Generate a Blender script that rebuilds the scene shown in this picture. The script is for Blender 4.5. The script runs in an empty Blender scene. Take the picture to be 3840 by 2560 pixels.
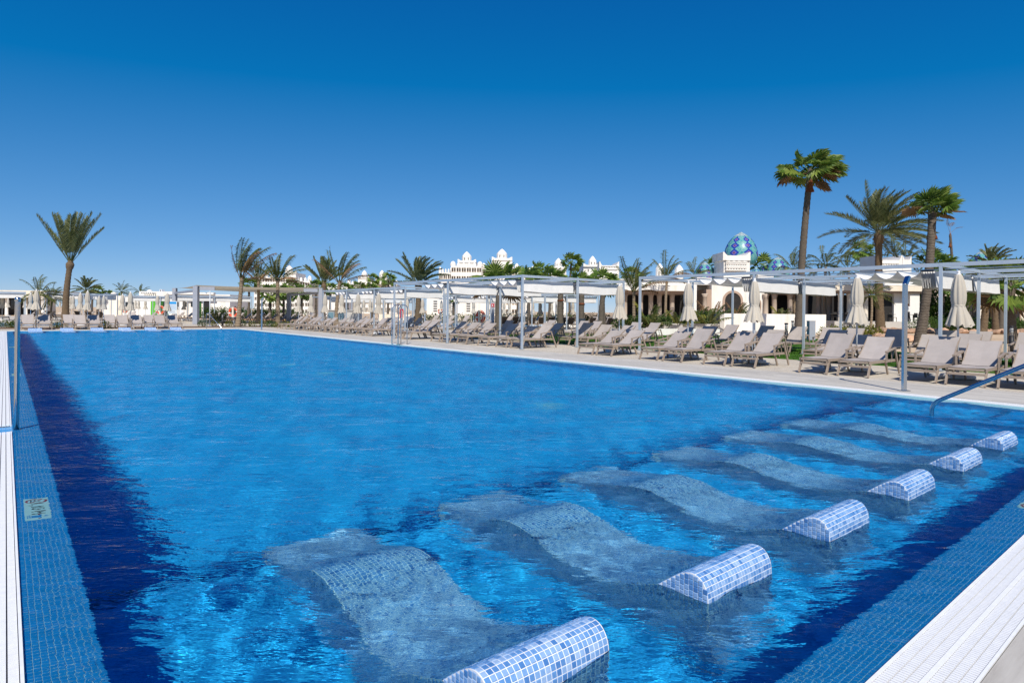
import bpy, math, random
import numpy as np
from mathutils import Vector, Matrix, Euler
sc = bpy.context.scene
# ------------------------------------------------------------------ camera
F, CX, HY, ROLL, CAMH = 2300.0, 1920.0, 1167.0, 0.011, 1.42
YAW = math.atan(1900 / 2300.0); CY, SY = math.cos(YAW), math.sin(YAW)
cam_d = bpy.data.cameras.new("camera"); cam = bpy.data.objects.new("camera", cam_d)
sc.collection.objects.link(cam); sc.camera = cam
cam_d.sensor_width = 36.0; cam_d.lens = F / 3840 * 36.0
cam_d.shift_y = -(1280 - HY) / 3840.0
cam_d.clip_start = 0.05; cam_d.clip_end = 8000
cam.matrix_world = Matrix.Translation((0, 0, CAMH)) @ Matrix.Rotation(-YAW, 4, 'Z') @ Matrix.Rotation(math.pi / 2, 4, 'X') @ Matrix.Rotation(ROLL, 4, 'Z')
# ------------------------------------------------------------------ sky and sun
SUN_EL = math.radians(46.0)
SUN_FROM = Vector((-0.588, -0.808, 0)).normalized()          # horizontal direction towards the sun
wd = bpy.data.worlds.new("World"); sc.world = wd; wd.use_nodes = True
nt = wd.node_tree; nt.nodes.clear()
sky = nt.nodes.new("ShaderNodeTexSky"); sky.sky_type = 'NISHITA'; sky.sun_disc = False
sky.sun_elevation = SUN_EL; sky.sun_rotation = math.atan2(SUN_FROM.x, SUN_FROM.y)
sky.altitude = 8000; sky.air_density = 2.0; sky.dust_density = 0.0; sky.ozone_density = 10.0
gm_ = nt.nodes.new("ShaderNodeGamma"); gm_.inputs['Gamma'].default_value = 0.6                 # the photograph's grading of the sky
sc_ = nt.nodes.new("ShaderNodeVectorMath"); sc_.operation = 'MULTIPLY_ADD'; sc_.inputs[1].default_value = (2.22, 1.98, 1.84); sc_.inputs[2].default_value = (-1.70, -1.12, 0.0)
mx_ = nt.nodes.new("ShaderNodeVectorMath"); mx_.operation = 'MAXIMUM'; mx_.inputs[1].default_value = (0.02, 0.4, 0.5)
bg = nt.nodes.new("ShaderNodeBackground"); bg.inputs['Strength'].default_value = 0.10
wo = nt.nodes.new("ShaderNodeOutputWorld")
nt.links.new(sky.outputs[0], gm_.inputs[0]); nt.links.new(gm_.outputs[0], sc_.inputs[0]); nt.links.new(sc_.outputs[0], mx_.inputs[0]); nt.links.new(mx_.outputs[0], bg.inputs['Color']); nt.links.new(bg.outputs[0], wo.inputs['Surface'])
sun_d = bpy.data.lights.new("sun", 'SUN'); sun_d.energy = 4.6; sun_d.angle = math.radians(0.5); sun_d.color = (1.0, 0.93, 0.83)
sun = bpy.data.objects.new("sun", sun_d); sc.collection.objects.link(sun)
sdir = Vector((SUN_FROM.x * math.cos(SUN_EL), SUN_FROM.y * math.cos(SUN_EL), math.sin(SUN_EL)))
sun.rotation_euler = sdir.to_track_quat('Z', 'Y').to_euler()
sun.location = (-20, -28, 36)
sun_d.cycles.is_caustics_light = True
vs = sc.view_settings; vs.view_transform = 'Standard'; vs.look = 'None'; vs.exposure = 0.2; vs.gamma = 1.0; vs.use_curve_mapping = False
cy = sc.cycles
cy.use_denoising = True; cy.denoising_input_passes = 'RGB_ALBEDO_NORMAL'; cy.denoising_prefilter = 'NONE'; cy.max_bounces = 8; cy.diffuse_bounces = 3; cy.glossy_bounces = 4; cy.transmission_bounces = 6; cy.transparent_max_bounces = 12
cy.caustics_reflective = False; cy.caustics_refractive = True; cy.sample_clamp_indirect = 4.0; cy.blur_glossy = 0.5
# ------------------------------------------------------------------ helpers
COL = sc.collection
def W(u, Z):
    """pixel column u of the photograph and depth Z (m) -> ground x, y"""
    L = (u - CX) * Z / F
    return (L * CY + Z * SY, -L * SY + Z * CY)
def ZV(u, v, Z):
    """height of pixel (u, v) at depth Z"""
    return CAMH - ((v - HY) - ROLL * (u - CX)) * Z / F
class MB:
    def __init__(s): s.v = []; s.f = []; s.m = []
    def add(s, vs, fs, mi=0):
        o = len(s.v); s.v.extend([tuple(p) for p in vs])
        for f in fs: s.f.append(tuple(o + i for i in f)); s.m.append(mi)
        return s
    def box(s, x0, x1, y0, y1, z0, z1, mi=0):
        return s.add([(x0,y0,z0),(x1,y0,z0),(x1,y1,z0),(x0,y1,z0),(x0,y0,z1),(x1,y0,z1),(x1,y1,z1),(x0,y1,z1)],
              [(0,3,2,1),(4,5,6,7),(0,1,5,4),(1,2,6,5),(2,3,7,6),(3,0,4,7)], mi)
    def bar(s, p, q, w, h, up=(0,0,1), mi=0):
        p, q = Vector(p), Vector(q); d = (q - p).normalized(); up = Vector(up)
        if abs(d.dot(up)) > .98: up = Vector((1,0,0))
        r = d.cross(up).normalized(); u = r.cross(d).normalized()
        vs = [c + r * (w/2*a) + u * (h/2*b) for c in (p, q) for a, b in ((-1,-1),(1,-1),(1,1),(-1,1))]
        return s.add(vs, [(3,2,1,0),(4,5,6,7),(0,1,5,4),(1,2,6,5),(2,3,7,6),(3,0,4,7)], mi)
    def tube(s, pts, rad, n=8, cap=True, mi=0):
        pts = [Vector(p) for p in pts]; k = len(pts)
        if not hasattr(rad, '__len__'): rad = [rad] * k
        o = len(s.v); ref = Vector((0.31, 0.77, 0.17))
        for i, p in enumerate(pts):
            d = (pts[min(i+1,k-1)] - pts[max(i-1,0)]).normalized()
            a = d.cross(ref).normalized(); b = d.cross(a).normalized()
            for j in range(n):
                t = 2*math.pi*j/n; s.v.append(tuple(p + (a*math.cos(t) + b*math.sin(t)) * rad[i]))
        for i in range(k-1):
            for j in range(n):
                j2 = (j+1) % n
                s.f.append((o+i*n+j, o+(i+1)*n+j, o+(i+1)*n+j2, o+i*n+j2)); s.m.append(mi)
        if cap:
            s.f.append(tuple(o+j for j in range(n))); s.m.append(mi)
            s.f.append(tuple(o+(k-1)*n+j for j in range(n))[::-1]); s.m.append(mi)
        return s
    def lathe(s, prof, n=16, c=(0,0), fn=None, mi=0):
        """prof: (r, z) bottom to top; fn(theta, i) multiplies r"""
        o = len(s.v); k = len(prof)
        for i, (r, z) in enumerate(prof):
            for j in range(n):
                t = 2*math.pi*j/n; rr = r * (fn(t, i) if fn else 1)
                s.v.append((c[0]+rr*math.cos(t), c[1]+rr*math.sin(t), z))
        for i in range(k-1):
            for j in range(n):
                j2 = (j+1) % n; s.f.append((o+i*n+j, o+i*n+j2, o+(i+1)*n+j2, o+(i+1)*n+j)); s.m.append(mi)
        s.f.append(tuple(o+j for j in range(n))[::-1]); s.m.append(mi)
        s.f.append(tuple(o+(k-1)*n+j for j in range(n))); s.m.append(mi)
        return s
    def mesh(s, name, mat, smooth=False):
        me = bpy.data.meshes.new(name); me.from_pydata(s.v, [], s.f)
        mats = mat if isinstance(mat, (list, tuple)) else [mat]
        for m in mats: me.materials.append(m)
        if len(mats) > 1: me.polygons.foreach_set('material_index', s.m)
        if smooth: me.polygons.foreach_set('use_smooth', [True]*len(me.polygons))
        me.update(); return me
    def build(s, name, mat, parent=None, smooth=False): return link(name, s.mesh(name, mat, smooth), parent)
def link(name, me, parent=None, loc=None, rot=None, scale=None):
    o = bpy.data.objects.new(name, me); COL.objects.link(o)
    if parent is not None: o.parent = parent
    if loc is not None: o.location = loc
    if rot is not None: o.rotation_euler = rot
    if scale is not None: o.scale = scale
    return o
def tag(o, label=None, cat=None, group=None, kind=None):
    if label: o['label'] = label
    if cat: o['category'] = cat
    if group: o['group'] = group
    if kind: o['kind'] = kind
    return o
def thing(name, label, cat, loc=(0,0,0), rz=0, group=None):
    o = bpy.data.objects.new(name, None); COL.objects.link(o); o.empty_display_size = .2
    o.location = loc; o.rotation_euler = (0, 0, rz)
    return tag(o, label, cat, group)
def copy_tree(o, kids, parent=None):
    c = o.copy(); COL.objects.link(c); c.parent = parent
    for ch in kids.get(o.name, ()): copy_tree(ch, kids, c)
    return c
def kids_of(o):
    d = {}
    def rec(p):
        d[p.name] = list(p.children)
        for c in p.children: rec(c)
    rec(o); return d
ORD = 'first second third fourth fifth sixth seventh eighth ninth tenth eleventh twelfth thirteenth fourteenth fifteenth sixteenth seventeenth eighteenth nineteenth'.split()
for _t, _T in (('twenty', 'twentieth'), ('thirty', 'thirtieth'), ('forty', 'fortieth')): ORD += [_T] + [_t + '-' + o for o in ORD[:9]]
# ------------------------------------------------------------------ materials
def newmat(name):
    m = bpy.data.materials.new(name); m.use_nodes = True; n = m.node_tree; n.nodes.clear(); return m, n
def N(n, t, **kw):
    x = n.nodes.new(t)
    for k, v in kw.items():
        if k in x.inputs: x.inputs[k].default_value = v
        else: setattr(x, k, v)
    return x
def L(n, a, b): n.links.new(a, b)
def math_(n, op, a, b=None, c=None):
    x = n.nodes.new('ShaderNodeMath'); x.operation = op
    for i, q in enumerate((a, b, c)):
        if q is None: continue
        if isinstance(q, (int, float)): x.inputs[i].default_value = q
        else: n.links.new(q, x.inputs[i])
    return x.outputs[0]
def ramp(n, fac, stops):
    r = n.nodes.new('ShaderNodeValToRGB'); e = r.color_ramp.elements
    while len(e) < len(stops): e.new(.5)
    for i, (p, c) in enumerate(stops): e[i].position = p; e[i].color = (c[0], c[1], c[2], 1)
    n.links.new(fac, r.inputs[0]); return r.outputs[0]
def mixc(n, fac, a, b, mode='MIX'):
    x = n.nodes.new('ShaderNodeMix'); x.data_type = 'RGBA'; x.blend_type = mode
    for sock, q in ((x.inputs[0], fac), (x.inputs[6], a), (x.inputs[7], b)):
        if isinstance(q, (int, float)): sock.default_value = q
        elif isinstance(q, tuple): sock.default_value = (q[0], q[1], q[2], 1)
        else: n.links.new(q, sock)
    return x.outputs[2]
def finish(m, n, col, rough=.6, spec=.4, metal=0., bump=None, bstr=.3, bdist=.01, trans=None):
    b = n.nodes.new('ShaderNodeBsdfPrincipled'); o = n.nodes.new('ShaderNodeOutputMaterial')
    if isinstance(col, tuple): b.inputs['Base Color'].default_value = (col[0], col[1], col[2], 1)
    else: n.links.new(col, b.inputs['Base Color'])
    if isinstance(rough, (int, float)): b.inputs['Roughness'].default_value = rough
    else: n.links.new(rough, b.inputs['Roughness'])
    b.inputs['Specular IOR Level'].default_value = spec; b.inputs['Metallic'].default_value = metal
    if bump is not None:
        bp = n.nodes.new('ShaderNodeBump'); bp.inputs['Strength'].default_value = bstr; bp.inputs['Distance'].default_value = bdist
        n.links.new(bump, bp.inputs['Height']); n.links.new(bp.outputs[0], b.inputs['Normal'])
    if trans:
        t = n.nodes.new('ShaderNodeBsdfTranslucent'); mx = n.nodes.new('ShaderNodeMixShader'); mx.inputs[0].default_value = trans
        if isinstance(col, tuple): t.inputs[0].default_value = (col[0], col[1], col[2], 1)
        else: n.links.new(col, t.inputs[0])
        n.links.new(b.outputs[0], mx.inputs[1]); n.links.new(t.outputs[0], mx.inputs[2]); n.links.new(mx.outputs[0], o.inputs[0])
    else: n.links.new(b.outputs[0], o.inputs[0])
    return m
def noise(n, scale, detail=4, rough=.55, vec=None, coord='Object'):
    t = n.nodes.new('ShaderNodeTexNoise'); t.inputs['Scale'].default_value = scale; t.inputs['Detail'].default_value = detail; t.inputs['Roughness'].default_value = rough
    if vec is None:
        tc = n.nodes.new('ShaderNodeTexCoord'); vec = tc.outputs[coord]
    n.links.new(vec, t.inputs['Vector']); return t.outputs[0]
def wpos(n): return n.nodes.new('ShaderNodeNewGeometry').outputs['Position']
def simple(name, c, rough=.6, var=.12, scale=6., spec=.4, metal=0., bump=0., trans=None, world=True, rnd=0.):
    """a plain painted / natural colour with uneven tone, optional fine relief and per-object variation"""
    m, n = newmat(name)
    f = noise(n, scale, 5, .6, wpos(n) if world else None)
    lo = tuple(max(0, x*(1-var)) for x in c); hi = tuple(min(1, x*(1+var)) for x in c)
    col = ramp(n, f, [(.3, lo), (.7, hi)])
    if rnd:
        oi = n.nodes.new('ShaderNodeObjectInfo'); k = math_(n, 'MULTIPLY_ADD', oi.outputs['Random'], 2*rnd, 1-rnd)
        cb = n.nodes.new('ShaderNodeCombineColor')
        for i in range(3): n.links.new(k, cb.inputs[i])
        col = mixc(n, 1., col, cb.outputs[0], 'MULTIPLY')
    return finish(m, n, col, rough, spec, metal, f if bump else None, bump or .3, .01, trans)
M = {}
# ------------------------------------------------------------------ pool materials
def tile_mat(name, cols, rough=.16, grad=None):
    """glazed mosaic: tone differs from tile to tile (object and island), slight glaze relief"""
    m, n = newmat(name)
    g = n.nodes.new('ShaderNodeNewGeometry'); oi = n.nodes.new('ShaderNodeObjectInfo')
    r = math_(n, 'FRACT', math_(n, 'ADD', g.outputs['Random Per Island'], math_(n, 'MULTIPLY', oi.outputs['Random'], 7.3)))
    col = ramp(n, r, cols)
    f = noise(n, 90, 3, .5, g.outputs['Position'])
    col = mixc(n, .35, col, ramp(n, f, [(.3, (.55,.6,.7)), (.7, (1,1,1))]), 'MULTIPLY')
    return finish(m, n, col, rough, .5, 0, f, .12, .004)
BLUE = [(0, (.07,.20,.47)), (.3, (.13,.30,.59)), (.55, (.22,.39,.66)), (.8, (.35,.50,.72)), (1, (.17,.34,.62))]
M['lounge_tile'] = tile_mat('lounge_tile', BLUE)
M['lip_tile'] = tile_mat('lip_tile', [(0, (.014,.27,.62)), (.5, (.018,.295,.66)), (1, (.022,.315,.69))], .2)
M['grout'] = simple('grout', (.78,.80,.82), .7, .1, 30)
def basin_mat(name='basin_mosaic', k=1.0):
    m, n = newmat(name)
    p = wpos(n)
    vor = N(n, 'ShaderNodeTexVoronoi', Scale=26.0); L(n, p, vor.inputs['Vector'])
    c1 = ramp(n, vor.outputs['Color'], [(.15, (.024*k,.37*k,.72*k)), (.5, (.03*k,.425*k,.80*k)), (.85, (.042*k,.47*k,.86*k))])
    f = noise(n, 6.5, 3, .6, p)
    c2 = mixc(n, 1., c1, ramp(n, f, [(.36, (.55,.62,.74)), (.5, (.95,.95,.97)), (.64, (1.3,1.2,1.1))]), 'MULTIPLY')  # light and dark mottling put into the floor colour for ripple streaks
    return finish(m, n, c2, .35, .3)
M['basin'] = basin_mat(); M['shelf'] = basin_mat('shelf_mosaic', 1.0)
M['navy_tile'] = tile_mat('navy_tile', [(0, (.004,.03,.16)), (1, (.01,.05,.24))])
def water_mat():
    m, n = newmat('pool_water')
    p = wpos(n)
    mp = N(n, 'ShaderNodeMapping'); mp.inputs['Scale'].default_value = (.42, 1.0, 1); rt = N(n, 'ShaderNodeMapping'); rt.inputs['Rotation'].default_value = (0, 0, YAW); L(n, p, rt.inputs['Vector']); L(n, rt.outputs[0], mp.inputs['Vector'])
    f1 = noise(n, 10., 4, .5, mp.outputs[0]); f2 = noise(n, 26., 2, .5, mp.outputs[0])
    f3 = noise(n, 3.2, 2, .5, mp.outputs[0]); h = math_(n, 'MULTIPLY_ADD', f3, 1.8, math_(n, 'MULTIPLY_ADD', f2, .40, f1))
    bp = N(n, 'ShaderNodeBump'); bp.inputs['Strength'].default_value = 1.0; bp.inputs['Distance'].default_value = .021; L(n, h, bp.inputs['Height'])
    rf = N(n, 'ShaderNodeBsdfRefraction', IOR=1.33, Roughness=0.0); rf.inputs['Color'].default_value = (.66,.935,1.0,1)
    gl = N(n, 'ShaderNodeBsdfGlossy', Roughness=.015); gl.inputs['Color'].default_value = (1,1,1,1)
    fr = N(n, 'ShaderNodeFresnel', IOR=1.33)
    for x in (rf, gl, fr): L(n, bp.outputs[0], x.inputs['Normal'])
    k = math_(n, 'MULTIPLY', fr.outputs[0], .21)          # a polarising filter takes much of the surface glare
    mx = N(n, 'ShaderNodeMixShader'); L(n, k, mx.inputs[0]); L(n, rf.outputs[0], mx.inputs[1]); L(n, gl.outputs[0], mx.inputs[2])
    o = N(n, 'ShaderNodeOutputMaterial'); L(n, mx.outputs[0], o.inputs[0])
    return m
M['water'] = water_mat()
M['white_plastic'] = simple('white_plastic', (.80,.81,.82), .45, .05, 25)
M['rubber_dark'] = simple('dark_gap', (.05,.055,.06), .8, .1, 20)
def receiver(o): o.cycles.is_caustics_receiver = True; return o
# ------------------------------------------------------------------ the pool
PX0, PX1, PY0, PY1 = 0.07, 12.43, 0.95, 44.62
LIPW, LIPZ0, LIPZ1, SHELF, DEEP = 0.257, -0.016, -0.085, -0.60, -1.28
SHELF_Y = 4.16
b = MB()
xi0, xi1, yi0, yi1 = PX0+LIPW, PX1-LIPW, PY0+LIPW, PY1-LIPW
def ring(z): return [(xi0,yi0,z),(xi1,yi0,z),(xi1,yi1,z),(xi0,yi1,z)]
b.add([(PX0,PY0,LIPZ0),(PX1,PY0,LIPZ0),(PX1,PY1,LIPZ0),(PX0,PY1,LIPZ0)] + ring(LIPZ1) , [(0,1,5,4),(1,2,6,5),(2,3,7,6),(3,0,4,7)], 1)
b.add(ring(LIPZ1) + ring(DEEP), [(0,1,5,4),(1,2,6,5),(2,3,7,6),(3,0,4,7)])
b.add([(xi0,SHELF_Y,DEEP),(xi1,SHELF_Y,DEEP),(xi1,yi1,DEEP),(xi0,yi1,DEEP)], [(0,1,2,3)])
b.box(xi0+.001, xi1-.001, yi0+.001, SHELF_Y, DEEP-.1, SHELF, 2)                        # shelf under the loungers
b.box(xi0+.001, xi1-.001, 41.3, yi1-.001, DEEP-.1, SHELF)                          # the same shelf at the far end
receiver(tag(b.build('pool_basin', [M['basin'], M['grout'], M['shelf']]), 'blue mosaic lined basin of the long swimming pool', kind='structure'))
bb = MB()
for yy in (SHELF_Y-.045, 41.3):
    bb.box(xi0+.002, xi1-.002, yy-(.05 if yy < 10 else 0), yy+.048, SHELF+.002, SHELF+.008)
receiver(tag(bb.build('step_marking', M['navy_tile']), 'dark blue tile line marking the shelf edges', kind='structure'))
b = MB(); b.box(10.22, 10.42, yi0+.002, 4.0, SHELF-.05, -.07)
for i in range(3): b.box(10.421, xi1-.002, yi0+.002, yi0+.4*(i+1), SHELF+.02, -.13-.11*i)
receiver(tag(b.build('entry_steps', M['lip_tile']), 'submerged tiled entry steps beside a low underwater wall', kind='structure'))
inl = MB()
for (u, v) in ((681,1281),(741,1293),(833,1314),(926,1333),(1077,1367),(1223,1398),(2060,1520)):
    Z_ = (CAMH+.006)*F/((v-HY) - ROLL*(u-CX)); x, y = W(u, Z_); q = 1.45/math.hypot(x, y); x += x*q; y += y*q
    for k in range(5): inl.box(x-.22, x+.22, y-.2+.085*k, y-.14+.085*k, DEEP+.002, DEEP+.012)
receiver(tag(inl.build('floor_inlets', simple('inlet', (.30,.60,.68), .5, .1, 20)), 'pale square inlets set in the pool floor', kind='structure'))
# water surface: a real wavy sheet, finer near the camera
rng = np.random.default_rng(7)
xs = np.arange(PX0, PX1+.001, (PX1-PX0)/600)
ys = [PY0]
while ys[-1] < PY1: ys.append(ys[-1] + min(.14, max(.018, .018*(ys[-1]/4.))))
ys = np.array(ys); ys[-1] = PY1
XX, YY = np.meshgrid(xs, ys)
Hh = np.zeros_like(XX)
for i in range(110):
    lam = math.exp(rng.uniform(math.log(.11), math.log(2.2))); th = rng.normal(.95, .65)
    if rng.random() < .3: th = rng.uniform(0, 6.28)
    k = 2*math.pi/lam
    a = .00085 * lam**1.15 * (1.6 if lam > .6 else 1)
    fade = np.clip((lam*6.5 - YY*.035)/(lam*3), 0, 1)
    if lam < .6: fade = fade*(1 + (2.9 if lam < .3 else 1.4)*np.clip((4.7-YY)/.8, 0, 1))
    Hh += a * fade * np.sin(k*(math.cos(th)*XX + math.sin(th)*YY) + rng.uniform(0, 6.28) + .8*np.sin(XX*1.3+i)+.7*np.sin(YY*.9+2*i))
gust = .85 + .15*np.sin(.55*XX+.8*np.sin(.4*YY)+1.)*np.sin(.38*YY+.9*np.sin(.5*XX))
Hh *= gust
edge = np.minimum(np.minimum(XX-PX0, PX1-XX), np.minimum(YY-PY0, PY1-YY))
Hh *= np.clip(.12 + edge/.5, 0, 1) * (0.55 + .45*np.clip((9-YY)/7, 0, 1))
Hh = Hh + 6*Hh*np.abs(Hh)
ZZ = -.006 + Hh
nx, ny = len(xs), len(ys)
me = bpy.data.meshes.new('pool_water'); vv = np.stack([XX, YY, ZZ], -1).reshape(-1, 3)
ii = np.arange(nx*ny).reshape(ny, nx)
ff = np.stack([ii[:-1,:-1], ii[:-1,1:], ii[1:,1:], ii[1:,:-1]], -1).reshape(-1, 4)
me.vertices.add(len(vv)); me.vertices.foreach_set('co', vv.ravel())
me.loops.add(ff.size); me.loops.foreach_set('vertex_index', ff.ravel())
me.polygons.add(len(ff)); me.polygons.foreach_set('loop_start', np.arange(0, ff.size, 4)); me.polygons.foreach_set('loop_total', np.full(len(ff), 4))
me.polygons.foreach_set('use_smooth', np.ones(len(ff), bool)); me.update(); me.validate(); me.materials.append(M['water'])
wobj = tag(link('pool_water', me), 'rippled clear blue water filling the long pool', kind='structure'); wobj.cycles.is_caustics_caster = True
# ------------------------------------------------------------------ tiled loungers standing in the pool
T, TG = .0238, .0267       # tile and pitch
def unit_tile(T):
    t = MB(); h = T/2; e = .0022
    t.add([(-h,-h,0),(h,-h,0),(h,h,0),(-h,h,0),(-h+e,-h+e,.0026),(h-e,-h+e,.0026),(h-e,h-e,.0026),(-h+e,h-e,.0026)],
          [(4,5,6,7),(0,1,5,4),(1,2,6,5),(2,3,7,6),(3,0,4,7)]); return t
TILE = unit_tile(T); TILE2 = unit_tile(.0250); TILE_ME = {'lounge_tile': TILE.mesh('tile', M['lounge_tile']), 'lip_tile': TILE2.mesh('tile', M['lip_tile'])}
def smooth_profile():
    # (y, z) measured from the back of the headrest towards the feet
    key = [(-.07,-.62),(-.07,-.44),(-.07,-.22),(-.07,-.10),(-.07,-.03),(-.066,.03),(-.05,.078),(-.015,.112),(.04,.118),(.11,.085),(.24,-.015),(.42,-.15),(.62,-.26),(.80,-.295),(.98,-.25),(1.18,-.125),(1.34,-.045),(1.47,-.032),(1.58,-.07),(1.75,-.20),(1.95,-.31),(2.16,-.36),(2.30,-.37),(2.345,-.39),(2.35,-.45),(2.35,-.52),(2.35,-.62)]
    P = [Vector((0, a, c)) for a, c in key]; out = []
    for i in range(len(P)-1):
        p0, p1, p2, p3 = P[max(i-1,0)], P[i], P[i+1], P[min(i+2,len(P)-1)]
        for s in range(6):
            t = s/6; out.append(.5*((2*p1)+(p2-p0)*t+(2*p0-5*p1+4*p2-p3)*t*t+(3*p1-p0-3*p2+p3)*t**3))
    out.append(P[-1]); return [(p.y, p.z) for p in out]
PROF = smooth_profile()
LW = .31                   # half width
def lounger_frames():
    """tile frames (loc, 3x3) over the top surface and on the two flanks"""
    fr = []; acc = 0; nextd = TG*.5; top = []
    for i in range(len(PROF)-1):
        a, c = Vector(PROF[i]), Vector(PROF[i+1]); l = (c-a).length
        while nextd <= acc + l:
            p = a + (c-a)*((nextd-acc)/l); d = (c-a).normalized()
            top.append((p, d)); nextd += TG
        acc += l
    nxt = int(2*LW/TG)
    for p, d in top:
        Y = Vector((0, d.x, d.y)); X = Vector((1,0,0)); Zn = X.cross(Y)
        if Zn.z < 0 and abs(Zn.z) > .5: Zn = -Zn
        for j in range(nxt):
            x = (j - (nxt-1)/2)*TG
            fr.append((Vector((x, p.x, p.y)), X, Y, Zn))
    ztop = {}
    for sgn in (-1, 1):
        for k in range(2, 90):
            y = -.07 + TG*(k-1.4)
            z = None
            for i in range(len(PROF)-1):
                (a, za), (c, zc) = PROF[i], PROF[i+1]
                if a <= y <= c and c > a:
                    zz = za + (zc-za)*(y-a)/(c-a); z = zz if z is None else max(z, zz)
            if z is None: continue
            for r in range(30):
                zz = z - TG*(.62 + r)
                if zz < -.59: break
                fr.append((Vector((sgn*(LW+.001), y, zz)), Vector((0, sgn, 0)), Vector((0,0,1)), Vector((sgn,0,0))))
    return fr
FR = lounger_frames()
def lounger_body():
    m = MB(); n = len(PROF)
    for x in (-LW, LW):
        for (y, z) in PROF: m.v.append((x, y, z))
    for i in range(n-1): m.f.append((i, n+i, n+i+1, i+1)); m.m.append(0)
    for o in (0, n):
        m.f.append(tuple(o+i for i in range(n))); m.m.append(0)
    return m.mesh('body', M['grout'], False)
BODY = lounger_body()
def tiles_mesh(frames, mat, name):
    m = MB(); TILE = TILE2 if mat is M['lip_tile'] else globals()['TILE']
    for (p, X, Y, Zn) in frames:
        vs = [p + X*v[0] + Y*v[1] + Zn*v[2] for v in TILE.v]
        m.add(vs, TILE.f)
    return m.mesh(name, mat)
VIS = lambda f: (f[0].z > -.02 and f[0].y < .30) or (f[0].z > -.005)
show = [f for f in FR if VIS(f)]
show = sorted(show, key=lambda f: (f[0].y > .12, -f[0].z))[:300]
sid = {id(f) for f in show}
REST = tiles_mesh([f for f in FR if id(f) not in sid], M['lounge_tile'], 'tiles')
ALLT = tiles_mesh(FR, M['lounge_tile'], 'tiles')
def frame_mat(f):
    p, X, Y, Zn = f
    return Matrix(((X.x,Y.x,Zn.x,p.x),(X.y,Y.y,Zn.y,p.y),(X.z,Y.z,Zn.z,p.z),(0,0,0,1)))
SHOWM = [frame_mat(f) for f in show]
where = ['lowest in the view, first from the left', 'second from the left wall', 'third from the left wall', 'fourth from the left wall', 'fifth from the left wall', 'sixth, nearest the submerged steps']
for i, x in enumerate((1.63, 2.97, 4.32, 5.70, 7.10, 8.52)):
    t = thing('pool_lounger', 'blue mosaic pool lounger with headrest above water, ' + where[i], 'pool lounger', (x, 1.76, 0), 0, 'mosaic loungers on the near shelf')
    receiver(link('body', BODY, t))
    if i < 4:
        for mt in SHOWM:
            o = link('tile', TILE_ME['lounge_tile'], t); o.matrix_local = mt; receiver(o)
        receiver(tag(link('mosaic', REST, t), kind='stuff'))
    else: receiver(tag(link('mosaic', ALLT, t), kind='stuff'))
# far end headrests
def far_lounger(i, x, txt):
    t = thing('pool_lounger', 'pale blue mosaic headrest across the far edge, ' + txt, 'pool lounger', (x, 43.85, .05), math.pi, 'mosaic headrests at the far end of the pool')
    receiver(link('body', BODY, t)); receiver(tag(link('mosaic', ALLT, t), kind='stuff'))
for i, x in enumerate((1.30, 2.75, 4.20, 5.60, 6.97, 8.37)):
    far_lounger(i, x, ORD[i] + ' from the left')
# ------------------------------------------------------------------ tiles of the sloping lips
def lip_frames(side, n):
    sl = math.atan2(LIPZ1-LIPZ0, LIPW); fr = []
    for r in range(n):
        for k in range(10):
            a = TG*(k+.55)
            if side == 'left':
                fr.append((Vector((PX0+a*math.cos(sl), 1.22+TG*(r+.5), LIPZ0+a*math.sin(sl)+.001)), Vector((math.cos(sl),0,math.sin(sl))), Vector((0,1,0)), Vector((-math.sin(sl),0,math.cos(sl)))))
            else:
                fr.append((Vector((PX0+.28+TG*(r+.5), PY0+a*math.cos(sl), LIPZ0+a*math.sin(sl)+.001)), Vector((1,0,0)), Vector((0,math.cos(sl),math.sin(sl))), Vector((0,-math.sin(sl),math.cos(sl)))))
    return fr
def lip(side, n, key, txt):
    fr = lip_frames(side, n)
    cand = sorted([f for f in fr if key(f[0])], key=lambda f: f[0].x*f[0].x+f[0].y*f[0].y)
    own = {id(f) for f in cand[:300]}
    t = receiver(tag(link('pool_edge', tiles_mesh([f for f in fr if id(f) not in own], M['lip_tile'], 'pool_edge')), txt, kind='structure'))
    for f in cand[:300]:
        o = link('tile', TILE_ME['lip_tile'], t); o.matrix_local = frame_mat(f); receiver(o)
lip('left', 1600, lambda p: p.y > 2.75, 'sloping blue mosaic edge along the left side of the pool')
lip('near', 450, lambda p: p.x > 2.2, 'sloping blue mosaic edge along the near side of the pool')
# ------------------------------------------------------------------ ground, decks, lawn
def sand_mat():
    m, n = newmat('sand'); p = wpos(n)
    f = noise(n, .35, 6, .6, p); g = noise(n, 5., 4, .6, p)
    c = ramp(n, math_(n, 'MULTIPLY_ADD', g, .35, math_(n, 'MULTIPLY', f, .65)), [(.3, (.42,.30,.19)), (.5, (.56,.42,.28)), (.7, (.64,.50,.35))])
    return finish(m, n, c, .9, .1, 0, g, .6, .03)
def paver_mat():
    m, n = newmat('pavers'); p = wpos(n)
    br = N(n, 'ShaderNodeTexBrick', Scale=1.0); br.inputs['Brick Width'].default_value = .21; br.inputs['Row Height'].default_value = .105; br.inputs['Mortar Size'].default_value = .004
    br.inputs['Color1'].default_value = (.60,.55,.465,1); br.inputs['Color2'].default_value = (.54,.49,.41,1); br.inputs['Mortar'].default_value = (.33,.29,.24,1)
    L(n, p, br.inputs['Vector'])
    f = noise(n, 1.1, 5, .6, p)
    c = mixc(n, 1., br.outputs[0], ramp(n, f, [(.3, (.82,.81,.80)), (.7, (1,1,1))]), 'MULTIPLY')
    return finish(m, n, c, .85, .2, 0, br.outputs['Fac'], -.4, .004)
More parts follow.
